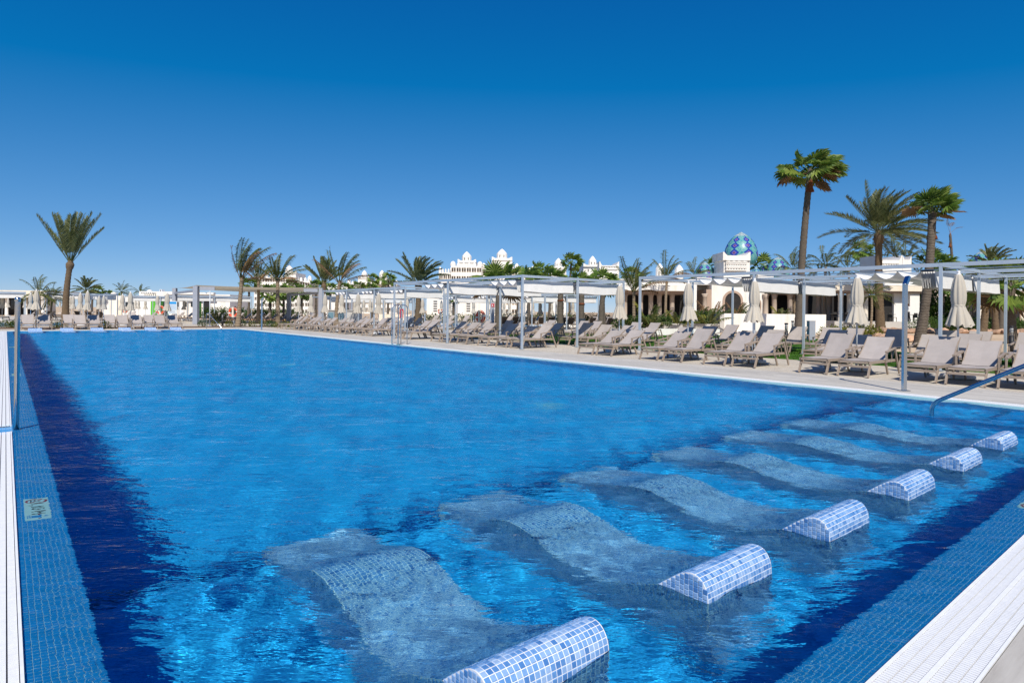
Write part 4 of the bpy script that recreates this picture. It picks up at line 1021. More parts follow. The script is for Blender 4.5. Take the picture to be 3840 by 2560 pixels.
hd.build('crown', M['dry_leaf'], t).location = Vector((*W(3560, 62), ZV(3560, 876, 62))) - t.location
# ------------------------------------------------------------------ shrubs and small plants
def bush_mesh(seed, n, w, h, leaf, mat, name='foliage'):
    r = random.Random(seed); m = MB()
    for i in range(n):
        a = r.uniform(0, 6.28); q = r.random()**.5; zz = r.random()
        k = (.55 + .45*math.sin(math.pi*min(1, zz*.9+.1)))*(1 + .25*math.sin(3*a+seed)+.12*math.sin(7*a))
        p = Vector((math.cos(a)*q*w*k, math.sin(a)*q*w*k, zz*h*(1.05-.25*q)*(1+.2*math.sin(5*a+seed*2))))
        d = Vector((math.cos(a)*.8+r.uniform(-.6,.6), math.sin(a)*.8+r.uniform(-.6,.6), r.uniform(-.1,1))).normalized(); s = d.cross(Vector((r.uniform(-1,1), r.uniform(-1,1), 1))).normalized(); l = leaf*r.uniform(.6,1.3)
        o = len(m.v); m.v += [tuple(p), tuple(p+d*l*.5+s*l*.24), tuple(p+d*l), tuple(p+d*l*.5-s*l*.24)]; m.f.append((o,o+1,o+2,o+3)); m.m.append(0)
    return m.mesh(name, M[mat])
BM = {('g', s): bush_mesh(s, 420, .62, .85, .16, 'shrub_leaf') for s in range(3)}
BM.update({('y', s): bush_mesh(s+5, 260, .5, .75, .17, 'yellow_leaf') for s in range(2)})
BM.update({('h', s): bush_mesh(s+9, 900, 1.0, 1.1, .17, 'shrub_leaf') for s in range(2)})
STEM = MB().tube([(0,0,-.03),(.02,0,.25),(-.01,.02,.5)], [.03,.022,.01], 5).mesh('stem', M['trunk_date'])
def shrub(key, u, Z, label, s=1.0, group=None, z=0., sz=1.):
    x, y = W(u, Z); t = thing('shrub', label, 'shrub', (x, y, z-.02), (u*1.7) % 6.28, group); t.scale = (s, s, s*sz)
    link('foliage', BM[key], t); link('stem', STEM, t)
for i, u in enumerate(range(3105, 3300, 22)): shrub(('y', i % 2), u, 36 + (i % 3)*1.5, 'yellow green shrub on the bank, %s from the left below the right building' % ORD[i], 1.0, 'yellow green shrubs on the bank')
for i, u in enumerate(range(3470, 3850, 30)): shrub(('h', i % 2), u, 56 + (i % 3)*2, 'dark green hedge bush behind the stones, %s from the left' % ORD[i], 1.15, 'hedge bushes behind the stones')
for i, u in enumerate(range(3485, 3560, 25)): shrub(('h', i % 2), u, 64, 'tall dark bush beside the right building, %s from the left' % ORD[i], 2.2, 'tall bushes by the building', 0, 1.6)
for i, u in enumerate(range(2330, 2480, 24)): shrub(('g', i % 3), u, 43 + (i % 2), 'green shrub in the curved planter, %s from the left' % ORD[i], 1.05, 'shrubs in the curved planter', .3)
for i, u in enumerate(range(2585, 2730, 20)): shrub(('h', i % 2), u, 49 + (i % 2), 'large leaved green shrub left of the white wall, %s from the left' % ORD[i], .95, 'large leaved shrubs by the arcade', .5)
for i, u in enumerate(range(2490, 2590, 20)): shrub(('g', i % 3), u, 50 + (i % 2), 'low shrub in front of the arcade columns, %s from the left' % ORD[i], 1.0, 'shrubs before the arcade columns', .35)
for i, u in enumerate((2740, 2770, 2800, 2820)): shrub(('g', i % 3), u, 60, 'green shrub above the white wall near the arch, %s from the left' % ORD[i], 1.1, 'shrubs above the white wall', .9)
for i, u in enumerate((762, 806, 860, 908, 946, 986, 1018, 1068, 1090)): shrub(('y' if i % 3 else 'g', i % 2), u, 47.5 + (i % 2)*1.2, 'small young plant in the soil at the far corner, %s from the left' % ORD[i], .62, 'young plants at the far corner')
for i, u in enumerate((18, 42, 58, 205, 232, 385, 398, 1040, 1132)): shrub(('y' if i % 2 else 'g', i % 2), u, 46.5 if u > 900 else 40.5, 'small leafy plant in the bed behind the far loungers, %s from the left' % ORD[i], .55, 'plants in the far bed')
for i, u in enumerate(range(760, 1120, 32)): shrub(('h', i % 2), u, 84 + (i % 3), 'green bush under the shade sail background, %s from the left' % ORD[i], 1.3, 'bushes behind the shade sail')
for i, u in enumerate(range(1590, 1860, 34)): shrub(('g', i % 3), u, 72, 'bush along the far terrace wall, %s from the left' % ORD[i], 1.2, 'bushes along the far terrace')
for i, u in enumerate(range(1900, 2340, 40)): shrub(('h', i % 2), u, 74, 'bush behind the dark loungers, %s from the left' % ORD[i], 1.1, 'bushes behind the dark loungers')
def young_palm(u, Z, z, s, label, dry=False):
    x, y = W(u, Z); t = thing('young_palm', label, 'palm tree', (x, y, z-.03), 0, 'young palms in the planters')
    ms = fronds('coco', int(u), 9, 1.5*s, .2, .3, 1.3, .6, .6)
    for i, m in enumerate(ms): m.build('frond', M['dry_leaf' if dry and i % 2 == 0 else ('yellow_leaf' if i % 3 == 0 else 'coco_leaf')], t)
    link('stem', STEM, t, (0,0,0), None, (1.5,1.5,.6))
young_palm(2440, 42.5, .35, 1.3, 'feathery young palm in the left planter'); young_palm(2545, 47, .4, 1.0, 'dark young palm at the middle of the planter wall'); young_palm(2655, 47, .4, 1.2, 'spreading young palm before the white wall end')
young_palm(2622, 52, .5, 1.3, 'orange tinged young palm left of the arch', True); young_palm(2680, 52, .5, 1.5, 'brownish palm clump right beside the arcade', True); young_palm(2765, 58, .9, 1.3, 'golden young palm in front of the arch', True)
young_palm(815, 58, 0, .9, 'bent young palm behind the shower pole'); young_palm(2930, 56, .9, .9, 'young palm above the white wall before the dark openings')
# rocks along the sand
M['rock'] = simple('rock', (.42,.27,.18), .9, .25, 3, .1, bump=.6, rnd=.25)
def rock_me(seed):
    r = random.Random(seed); m = MB(); n = 8; prof = [(.25,-.3),(.8,-.12),(1,.15),(.72,.5),(.3,.66)]
    m.lathe(prof, n); m.v = [(x*r.uniform(.75,1.2), y*r.uniform(.75,1.2), z*r.uniform(.8,1.2)) for x, y, z in m.v]; return m.mesh('rock', M['rock'])
RK = [rock_me(s) for s in range(5)]
rb = thing('rock_border', 'row of reddish boulders between the sand and the hedge at right', 'rocks', (*W(3600, 52), 0)); ro = Vector(rb.location); rr = random.Random(8)
def put_rock(par, org, u, Z, s): x, y = W(u, Z); link('rock', RK[rr.randrange(5)], par, Vector((x, y, s*.18)) - org, (0, 0, rr.uniform(0, 6)), (s*rr.uniform(.8,1.5), s, s*rr.uniform(.7,1.1)))
for i in range(110): put_rock(rb, ro, rr.uniform(3310, 3845), 50 + rr.uniform(0, 3.5), rr.uniform(.18,.48))
rb = thing('rock_border', 'pile of pale boulders at the foot of the yellow shrubs', 'rocks', (*W(3300, 37), 0)); ro = Vector(rb.location)
for i in range(45): put_rock(rb, ro, rr.uniform(3120, 3400), 33.5 + rr.uniform(0, 5), rr.uniform(.15,.42))
rb = thing('rock_border', 'low stone edging behind the far shade sail', 'rocks', (*W(1000, 70), 0)); ro = Vector(rb.location)
for i in range(45): put_rock(rb, ro, rr.uniform(820, 1170), 70 + rr.uniform(0, 2), rr.uniform(.15,.4))
# ------------------------------------------------------------------ buildings
def stucco(name, c):
    m, n = newmat(name); p = wpos(n); f = noise(n, .5, 5, .6, p); g = noise(n, 12, 3, .6, p)
    mp = N(n, 'ShaderNodeMapping'); mp.inputs['Scale'].default_value = (1, 1, .12); L(n, p, mp.inputs['Vector']); st = noise(n, 1.6, 4, .65, mp.outputs[0])
    col = mixc(n, 1., ramp(n, f, [(.3, tuple(x*.95 for x in c)), (.7, c)]), ramp(n, st, [(.28, (.90,.86,.80)), (.5, (1,1,1))]), 'MULTIPLY')
    return finish(m, n, col, .85, .2, 0, g, .2, .01)
M['white_wall'] = stucco('white_stucco', (.80,.775,.73)); M['cream'] = stucco('cream_stucco', (.76,.68,.56)); M['taupe_wall'] = stucco('taupe_trim', (.42,.31,.24)); M['conc'] = stucco('pale_concrete', (.50,.48,.45))
M['pillar'] = stucco('grey_stone', (.48,.40,.33))
M['interior_shade'] = simple('interior_shade', (.018,.016,.015), .7, .3, 2); M['glass_dark'] = simple('dark_glass', (.02,.025,.03), .08, .2, 1, .6)  # first one: near-black colour stands in for shade inside rooms and arches
M['shade_window'] = simple('shade_window', (.34,.28,.22), .5, .2, 1)  # beige pane colour stands in for the shading of the balcony recesses
M['green_bright'] = simple('lime_paint', (.10,.42,.03), .6, .06, 3); M['green_dark'] = simple('green_paint', (.02,.11,.015), .6, .06, 3)
class Bld:
    def __init__(s, name, label, u, Z, cat='building', group=None):
        s.u, s.Z = u, Z; s.t = thing(name, label, cat, (*W(u, Z), 0), -YAW, group)
    def x(s, u, d=0.): return (u - CX)*(s.Z+d)/F - (s.u - CX)*s.Z/F
    def z(s, v, u=None, d=0.): return ZV(s.u if u is None else u, v, s.Z + d)
    def box(s, name, mat, u0, u1, vt, vb, d0=0, d1=3., parent=None):
        zb = -.03 if vb is None else s.z(vb, (u0+u1)/2, d0); zt = s.z(vt, (u0+u1)/2, d0)
        return MB().box(s.x(u0, d0), s.x(u1, d0), d0, d1, zb, zt).build(name, M[mat], parent or s.t)
    def turret(s, u, w, vt, vs, vb, d=1.5, mat='white_wall', slits=True):
        r = w/2*s.Z/F*1.05; z0, z1, z2 = s.z(vb, u, d), s.z(vs, u, d), s.z(vt, u, d); hh = z2-z1; c = (s.x(u, d+r), d+r)
        t = MB().lathe([(r,z0),(r,z1),(r*.88,z1+hh*.22),(r*.68,z1+hh*.46),(r*.44,z1+hh*.69),(r*.20,z1+hh*.88),(r*.02,z1+hh)], 8, c).build('turret', M[mat], s.t)
        if slits:
            for a in (-1, 1):
                q = MB().box(c[0]+a*r*.40-r*.06, c[0]+a*r*.40+r*.06, d+r*.02-.06, d+r*.3, z0+(z1-z0)*.35, z0+(z1-z0)*.75); q.build('slit_window', M['interior_shade'], t)
        return t
    def horns(s, u0, u1, vt, vb, d0=0, d1=.6, mat='white_wall', hw=.22, drop=.42):
        """parapet whose corners rise in curved horns; outline extruded in depth"""
        x0, x1 = s.x(u0, d0), s.x(u1, d0); zb, zt = s.z(vb, (u0+u1)/2, d0), s.z(vt, (u0+u1)/2, d0); w = x1-x0; h = zt-zb; k = w*hw; lo = zt-h*drop
        out = [(x0,zb),(x0,zt),(x0+k*.30,zt),(x0+k*.55,lo+h*drop*.5),(x0+k,lo),(x1-k,lo),(x1-k*.55,lo+h*drop*.5),(x1-k*.30,zt),(x1,zt),(x1,zb)]
        m = MB(); n = len(out); m.v = [(a, d0, b_) for a, b_ in out] + [(a, d1, b_) for a, b_ in out]
        tris = [(0,1,2,3),(0,3,4),(0,4,5,9),(9,5,6),(9,6,7,8)]
        for f in tris: m.f.append(f); m.m.append(0); m.f.append(tuple(i+n for i in f[::-1])); m.m.append(0)
        for i in range(n): j = (i+1) % n; m.f.append((i, i+n, j+n, j)); m.m.append(0)
        return m.build('parapet', M[mat], s.t)
    def merlons(s, u0, u1, n, vt, vb, d=.15, big_ends=True):
        zb, zt = s.z(vb, (u0+u1)/2), s.z(vt, (u0+u1)/2); w = (s.x(u1)-s.x(u0))/max(1, n-1)*.40; hh = zt-zb
        me = MB().lathe([(w,0),(w,hh*.45),(w*.86,hh*.68),(w*.5,hh*.9),(w*.08,hh)], 10).mesh('merlon', M['white_wall'])
        for i in range(n):
            x = s.x(u0) + (s.x(u1)-s.x(u0))*i/max(1, n-1); k = 1.25 if big_ends and i in (0, n-1) else .85
            link('merlon', me, s.t, (x, d+w, zb), None, (k, k, k))
    def facade(s, u0, u1, vt, vb, nb, nf, d=0., rec=.9, mat='white_wall'):
        """piers and spandrels in front of a recessed wall, one window pane per opening"""
        x0, x1 = s.x(u0), s.x(u1); zt = s.z(vt, (u0+u1)/2); zb = -.03 if vb is None else s.z(vb, (u0+u1)/2)
        m = MB(); bw = (x1-x0)/nb; fh = (zt-zb)/nf; pw = bw*.10
        for i in range(nb+1):
            a = x0 + bw*i; m.box(max(x0, a-pw), min(x1, a+pw), d, d+rec, zb, zt)
        for j in range(nf):
            z0 = zb + fh*j
            for i in range(nb):
                a0, a1 = x0+bw*i+pw+.002, x0+bw*(i+1)-pw-.002
                m.box(a0, a1, d+.05, d+rec, z0, z0+fh*.26); m.box(a0, a1, d+.03, d+rec, z0+fh*.80, z0+fh-.002)
                m.box((a0+a1)/2-bw*.045, (a0+a1)/2+bw*.045, d+.08, d+.08+bw*.09, z0+fh*.26+.002, z0+fh*.80-.002)
        m.build('facade', M[mat], s.t)
        MB().box(x0, x1, d+rec+.002, d+rec+6, zb, zt-.01).build('wall', M['cream'], s.t)
        ww = bw*.30; wm = MB().box(-ww/2, ww/2, -.03, 0, fh*.28, fh*.70).mesh('window', M['shade_window'])
        for j in range(nf):
            for i in range(nb):
                for q in (-.24, .24): link('window', wm, s.t, (x0+bw*(i+.5+q*.95), d+rec-.001, zb+fh*j))
    def lattice(s, u0, u1, vt, vb, d=0., n=6, rows=1, mat='white_wall', back='cream', bw=.07):
        """pierced screen: frame and crossed bars with a wall set back behind them"""
        x0, x1 = s.x(u0, d), s.x(u1, d); zb, zt = s.z(vb, (u0+u1)/2, d), s.z(vt, (u0+u1)/2, d); cw = (x1-x0)/n; ch = (zt-zb)/rows; t = MB()
        t.box(x0, x1, d-.06, d+.12, zt-.02, zt+.10); t.box(x0, x1, d-.06, d+.12, zb-.10, zb+.02)
        for i in range(n):
            for j in range(rows):
                a, b_ = x0+cw*i, zb+ch*j
                t.bar((a,d+.02,b_+.02),(a+cw,d+.02,b_+ch-.02),.10,bw,(0,1,0)); t.bar((a,d+.05,b_+ch-.02),(a+cw,d+.05,b_+.02),.10,bw,(0,1,0))
        t.build('lattice', M[mat], s.t)
    def column(s, u, vt, vb, r, d=0., mat='pillar'):
        z0, z1 = (0 if vb is None else s.z(vb, u, d)), s.z(vt, u, d); c = (s.x(u, d), d)
        o = MB().lathe([(r*1.15,z0),(r*1.15,z0+.12),(r,z0+.14),(r*.95,z1-.35),(r*1.05,z1-.33),(r*1.05,z1-.26),(r,z1-.25),(r*1.25,z1-.18),(r*1.25,z1)], 14, c).build('column', M[mat], s.t, True)
    def arch(s, u, w, vt, vb, d=0., fw=.16, open_mat='interior_shade', name='arch'):
        zb = 0 if vb is None else s.z(vb, u); r = w/2*s.Z/F; zc = s.z(vt, u)-r; c = s.x(u); n = 12
        P = [(c-r, zb)] + [(c-r*math.cos(math.pi*i/n), zc+r*math.sin(math.pi*i/n)) for i in range(n+1)] + [(c+r, zb)]
        q = MB(); q.v = [(a, d-.012, b_) for a, b_ in P]; q.f = [tuple(range(len(P)))]; q.m = [0]; q.f[0] = q.f[0]
        o = q.build('opening', M[open_mat], s.t)  # flat plate coloured as the shade inside the arch
        R = r + fw; P2 = [(c-R, zb)] + [(c-R*math.cos(math.pi*i/n), zc+R*math.sin(math.pi*i/n)) for i in range(n+1)] + [(c+R, zb)]
        k = len(P); m = MB(); m.v = [(a, d-.10, b_) for a, b_ in P] + [(a, d-.10, b_) for a, b_ in P2] + [(a, d, b_) for a, b_ in P] + [(a, d, b_) for a, b_ in P2]
        for i in range(k-1): m.f += [(i, i+1, k+i+1, k+i), (2*k+i, i, i+1, 2*k+i+1)[::-1], (k+i, k+i+1, 3*k+i+1, 3*k+i)]; m.m += [0,0,0]
        m.build(name, M['taupe_wall'], s.t)
# white hotel with turrets, middle of the view
b = Bld('hotel', 'large white hotel with twin pointed turrets in the middle of the skyline', 1790, 150)
b.facade(1644, 1692, 1022, None, 3, 5); b.merlons(1648, 1690, 5, 1004, 1022)
b.facade(1693, 1806, 1000, None, 6, 6, -2.2); b.merlons(1699, 1799, 6, 985, 1000, -2.)
b.box('setback', 'white_wall', 1714, 1783, 978, 1001, -1.0, 4); b.horns(1714, 1783, 972, 985, -1.2, -.99, hw=.2)
b.turret(1748, 34, 941, 961, 980, -.5)
b.facade(1807, 1940, 1006, None, 6, 5); b.merlons(1812, 1936, 9, 990, 1006)
b.box('setback', 'white_wall', 1842, 1919, 968, 1007, -1.4, 4); b.horns(1842, 1919, 963, 977, -1.6, -1.41, hw=.2); b.turret(1880, 37, 931, 951, 970, -.9)
b.box('roof_terrace', 'white_wall', 1941, 2000, 1015, None, .5, 6); b.merlons(1946, 1996, 5, 1000, 1015, .6)
# far twin towers
b = Bld('hotel', 'distant white hotel with two slender pointed turrets left of centre', 1395, 230)
b.facade(1303, 1488, 1066, None, 12, 4); b.merlons(1306, 1484, 14, 1052, 1066)
for u in (1362, 1428):
    b.box('tower', 'white_wall', u-21, u+21, 1042, 1067, -2.6, 5); b.horns(u-21, u+21, 1034, 1044, -2.8, -2.61); b.turret(u+3, 20, 1012, 1026, 1043, -1.5)
b.box('annex', 'white_wall', 1238, 1302, 1075, None, 1, 8); b.merlons(1243, 1298, 5, 1064, 1075, 1.)
# left hotel behind the shade sail
b = Bld('hotel', 'white hotel with balconies and domed tower behind the shade sail', 1050, 150)
b.facade(952, 1108, 1040, None, 8, 6); b.merlons(958, 1104, 9, 1024, 1040)
b.box('tower', 'white_wall', 1070, 1108, 1022, 1041, -2, 5); b.horns(1068, 1110, 1014, 1026, -2.2, -2.01); b.turret(1083, 26, 993, 1008, 1024, -1.2)
b.facade(1109, 1166, 1055, None, 3, 5, -1.); b.merlons(1114, 1162, 4, 1038, 1055, -.8)
b = Bld('low_house', 'low white house with small dome between the hotel and the far towers', 1240, 120)
b.box('wall', 'white_wall', 1205, 1285, 1085, None, 0, 8); MB().lathe([(2.2,b.z(1085)),(2.1,b.z(1076)),(1.5,b.z(1068)),(.5,b.z(1064)),(.05,b.z(1063))], 14, (0,3)).build('dome', M['white_wall'], b.t, True)
# single tower right of the hotel
b = Bld('tower', 'white turret peeking above the palms right of the hotel', 2091, 140)
b.box('body', 'white_wall', 2062, 2122, 1000, None, 0, 6); b.horns(2062, 2122, 995, 1008, -.2, -.01); b.turret(2092, 28, 966, 985, 1002, .6)
# white terrace wall behind the middle pergola
b = Bld('terrace_wall', 'white terrace wall with dark rungs behind the middle pergola', 1700, 90, 'wall')
b.box('wall', 'white_wall', 1600, 1835, 1104, None, 0, .5); b.box('low_wall', 'cream', 1420, 1900, 1180, None, -9., -8.6)
for k, u in enumerate((1632, 1700, 1756)):
    for j in range(5): b.box('rung', 'black_metal', u-7, u+7, 1128+9*j, 1130+9*j, -.12, -.06)
# restaurant with mosaic domes
def mosaic_mat():
    m, n = newmat('mosaic_dome'); tc = n.nodes.new('ShaderNodeTexCoord'); sp = N(n, 'ShaderNodeSeparateXYZ'); L(n, tc.outputs['Object'], sp.inputs[0])
    at_ = math_(n, 'ARCTAN2', sp.outputs[1], sp.outputs[0]); u = math_(n, 'MULTIPLY', at_, 7/(2*math.pi)); zz = math_(n, 'MULTIPLY', math_(n, 'POWER', math_(n, 'MAXIMUM', sp.outputs[2], 0.0), 1.25), 2.1)
    p = math_(n, 'ABSOLUTE', math_(n, 'SUBTRACT', math_(n, 'FRACT', math_(n, 'ADD', u, 20.5)), .5)); q = math_(n, 'ABSOLUTE', math_(n, 'SUBTRACT', math_(n, 'FRACT', zz), .5))
    d = math_(n, 'ADD', math_(n, 'MULTIPLY', p, 3.0), math_(n, 'MULTIPLY', q, 2.0))
    vor = N(n, 'ShaderNodeTexVoronoi', Scale=22.0); L(n, tc.outputs['Object'], vor.inputs['Vector'])
    turq = ramp(n, vor.outputs['Color'], [(.2, (.04,.22,.27)), (.5, (.09,.34,.37)), (.8, (.24,.42,.33))])
    inner = ramp(n, d, [(.0, (.16,.05,.09)), (.26, (.16,.05,.09)), (.30, (.14,.11,.36)), (.56, (.17,.13,.40)), (.60, (.012,.04,.30)), (1.0, (.012,.04,.30))])
    sel = math_(n, 'LESS_THAN', d, 1.08); c = mixc(n, sel, turq, inner)
    tip = math_(n, 'GREATER_THAN', sp.outputs[2], 1.40); grey = ramp(n, vor.outputs['Color'], [(.2, (.12,.22,.26)), (.7, (.48,.54,.52))])
    return finish(m, n, mixc(n, tip, c, grey), .35, .35, 0, vor.outputs['Distance'], .15, .02)
M['mosaic'] = mosaic_mat()
DOME = MB().lathe([(.82,-.35),(.94,-.08),(1.0,.2),(.985,.42),(.93,.66),(.84,.88),(.71,1.10),(.55,1.30),(.37,1.46),(.20,1.57),(.08,1.64),(.01,1.68)], 40).mesh('mosaic_dome', M['mosaic'], True)
b = Bld('restaurant', 'white arcaded restaurant building with blue mosaic domes behind the lawn', 2700, 66)
b.box('rear_block', 'interior_shade', 2335, 3135, 1096, None, 5.5, 6.)
b.box('floor', 'conc', 2300, 3140, 1222, None, -.6, 6.)
b.box('roof', 'white_wall', 2225, 2606, 1049, 1068, 0, 7.); b.box('fascia', 'white_wall', 2330, 2598, 1069, 1090, -1.2, 1.); b.box('shaded_eave', 'taupe_wall', 2334, 2596, 1091, 1101, -.7, 6)  # taupe band below the fascia stands in for the under-eave shadow
b.box('cornice', 'white_wall', 2222, 2608, 1046, 1050, -.25, .0)
b.box('corner_pier', 'white_wall', 2590, 2612, 1055, None, -1.3, .6)
for u in (2343, 2402, 2440, 2472, 2520, 2600, 2642): b.column(u, 1101, None, .26, .2)
b.box('side_wall', 'taupe_wall', 2648, 2668, 1085, None, .3, 4)
b.box('arch_block', 'white_wall', 2668, 2866, 1050, None, .4, 6); b.arch(2752, 60, 1097, None, .4, .24)
b.arch(2838, 34, 1120, None, .4, .12)
b.box('tower', 'white_wall', 2712, 2810, 975, 1051, .8, 4); b.horns(2709, 2812, 945, 976, .6, 4.2, hw=.17)
b.lattice(2720, 2800, 984, 974, .55, 4); b.lattice(2720, 2800, 1000, 987, .55, 12, 1, bw=.05); b.lattice(2720, 2800, 1014, 1002, .55, 8, 1, bw=.05)
def dome(u, vtop, rpx, d, Z=66):
    r = rpx*(Z+d)/F; zt = ZV(u, vtop, Z+d); o = link('mosaic_dome', DOME, b.t, (b.x(u, d), d, zt-1.68*r), (0,0,.35), (r,r,r)); return o
dome(2776, 870, 60, 5.5); dome(2640, 982, 42, 5); dome(2915, 963, 42, 4.5); dome(2868, 988, 24, 6); dome(2834, 1003, 18, 3)
for u, w, vt in ((2472, 30, 985), (2545, 34, 990)): b.turret(u, w, vt, vt+22, 1050, 3.5, slits=True)
b.box('roof_wall', 'white_wall', 2612, 2668, 1040, 1068, 1., 6); b.box('roof_wall', 'white_wall', 2840, 2900, 1030, 1058, 1., 6)
b.box('roof', 'white_wall', 2867, 3140, 1058, 1074, .2, 7); b.box('fascia', 'white_wall', 2890, 3140, 1075, 1091, -.9, 1.); b.box('shaded_eave', 'taupe_wall', 2892, 3138, 1092, 1102, -.5, 5)
for u in (2871, 2903, 2962, 3020, 3070, 3110): b.column(u, 1102, None, .27, .2, 'pillar')
b.horns(2245, 2320, 981, 1050, .5, 4.5, hw=.16, drop=.22); b.lattice(2254, 2312, 1010, 996, .44, 6, 1, bw=.06); b.lattice(2254, 2312, 1036, 1022, .44, 9, 1, bw=.05)
b.box('side_tower', 'white_wall', 2186, 2244, 994, 1052, 2., 6); b.horns(2186, 2244, 988, 1000, 1.8, 1.99); b.turret(2220, 30, 958, 978, 996, 3); b.box('slit_window', 'interior_shade', 2203, 2206, 1009, 1017, 1.93, 2.2)
b = Bld('restaurant_wing', 'white building wing with lattice parapet at the right behind palms', 3310, 60)
b.box('rear_block', 'interior_shade', 3140, 3405, 1106, None, 3.5, 4.2); b.box('roof', 'white_wall', 3130, 3484, 1056, 1070, 0, 6); b.box('fascia', 'cream', 3130, 3484, 1071, 1091, -.5, .8); b.box('shaded_eave', 'taupe_wall', 3135, 3480, 1092, 1098, -.3, 4)
b.lattice(3300, 3480, 1054, 1042, .3, 14, 1); b.horns(3290, 3382, 957, 1030, .8, 4, hw=.13, drop=.25); b.horns(3383, 3416, 960, 1030, 1.6, 4, hw=.2, drop=.2); b.lattice(3302, 3370, 1000, 985, .74, 7, 1, bw=.06); b.box('tower', 'white_wall', 3288, 3418, 1029, 1057, .5, 4.2)
for u in (3152, 3185, 3215, 3245): b.column(u, 1099, None, .24, .3, 'cream')
b.box('wall', 'white_wall', 3352, 3412, 1099, None, .6, 3.4); b.box('pier', 'white_wall', 3412, 3448, 1099, None, -.1, 3.); b.box('pier', 'cream', 3476, 3484, 1092, None, -.4, .0); b.box('door', 'interior_shade', 3310, 3350, 1115, None, .9, 1.4)
b.box('terrace', 'conc', 3130, 3490, 1206, None, -2.5, 3)
# cream arcade far right
b = Bld('arcade', 'cream arcade wall with dark arches far behind the right palms', 3660, 95)
b.box('wall', 'cream', 3490, 3900, 1090, None, 0, 3)
for u in (3555, 3640, 3725, 3800): b.arch(u, 46, 1112, None, 0, .2)
b.box('cornice', 'white_wall', 3488, 3902, 1084, 1090, -.3, 3.2)
o = link('mosaic_dome', DOME, b.t, (b.x(3683, 5), 5, ZV(3683, 938, 100)-1.68*2.3), (0,0,.9), (2.3,2.3,2.3)); MB().lathe([(2.0,b.z(1090)),(2.0,ZV(3683,938,100)-2.3*1.9)], 12, (b.x(3683, 5), 5)).build('drum', M['white_wall'], b.t)
# buildings behind the far end
b = Bld('flat_roofed_house', 'cream flat roofed house behind palms at the far left', 80, 92)
b.box('roof', 'cream', -160, 178, 1088, 1114, -.8, 9); b.box('rear_wall', 'interior_shade', -150, 140, 1114, None, 2.5, 3); b.box('side_wall', 'white_wall', 141, 176, 1114.5, None, 1.2, 3)
for u in (-100, -60, -10, 25, 62, 97): b.column(u, 1114, None, .22, .2, 'white_wall')
b.column(164, 1114, None, .42, -.2, 'white_wall')
for u in (0, 40, 85, 118): b.box('window', 'glass_dark', u, u+26, 1124, 1160, 2.42, 2.49)
for u in (45, 66, 87):
    xx = b.x(u); z0 = b.z(1111); MB().add([(xx-.38,-.83,z0),(xx+.38,-.83,z0),(xx,-.83,z0+.32),(xx-.38,-.801,z0),(xx+.38,-.801,z0),(xx,-.801,z0+.32)], [(0,1,2),(5,4,3),(0,3,4,1),(1,4,5,2),(2,5,3,0)]).build('shadow_triangle', M['conc'], b.t)  # grey triangles modelled in place of the pergola's shadow on the fascia
b = Bld('poolside_house', 'long white house with lime green doorway behind the far parasols', 560, 96)
b.box('wall', 'white_wall', 378, 521, 1109, None, 0, 5); b.box('block', 'white_wall', 521, 700, 1093, None, -1.2, 6); b.box('wing', 'white_wall', 701, 862, 1104, None, -.6, 6)
for u in (384, 418): MB().lathe([(.45,b.z(1109)),(.45,b.z(1104)),(.35,b.z(1099)),(.06,b.z(1096))], 12, (b.x(u), .5)).build('merlon', M['white_wall'], b.t, True)
MB().lathe([(.4,b.z(1093)),(.4,b.z(1091)),(.25,b.z(1088)),(.05,b.z(1086.5))], 12, (b.x(569), -.6)).build('merlon', M['white_wall'], b.t, True)
for k in range(6): b.box('rafter', 'white_wall', 526+8*k, 529+8*k, 1096+k*.2, 1101+k*.2, -2.3, -1.21)
b.box('pilaster', 'cream', 437, 455, 1124, None, -.25, -.01); b.box('fascia', 'white_wall', 640, 800, 1096, 1104, -1.9, -1.21); b.box('shaded_eave', 'taupe_wall', 628, 800, 1104.5, 1108, -1.7, -1.21)
b.box('green_panel', 'green_bright', 565, 584, 1123, None, -1.6, -1.21); b.box('green_recess', 'green_dark', 600, 632, 1125, None, -1.32, -1.21); b.box('doorway', 'interior_shade', 612, 626, 1133, None, -1.36, -1.33)
b.box('green_door', 'green_dark', 740, 754, 1127, None, -.7, -.61)
lt = b.box('screen', 'black_metal', 762, 784, 1127, 1168, -.75, -.61)
for u in (470, 492, 660, 690, 715): b.box('window', 'glass_dark', u, u+9, 1132, 1150, (-.05 if u < 521 else -1.25 if u < 701 else -.65), (.0 if u < 521 else -1.205 if u < 701 else -.605))
ac = MB().box(b.x(584), b.x(592), 1., 1.8, b.z(1092), b.z(1084)).build('air_conditioner', M['white_plastic'], b.t); MB().box(b.x(586), b.x(590), .97, 1., b.z(1090.5), b.z(1085.5)).build('grille', M['black_metal'], ac)
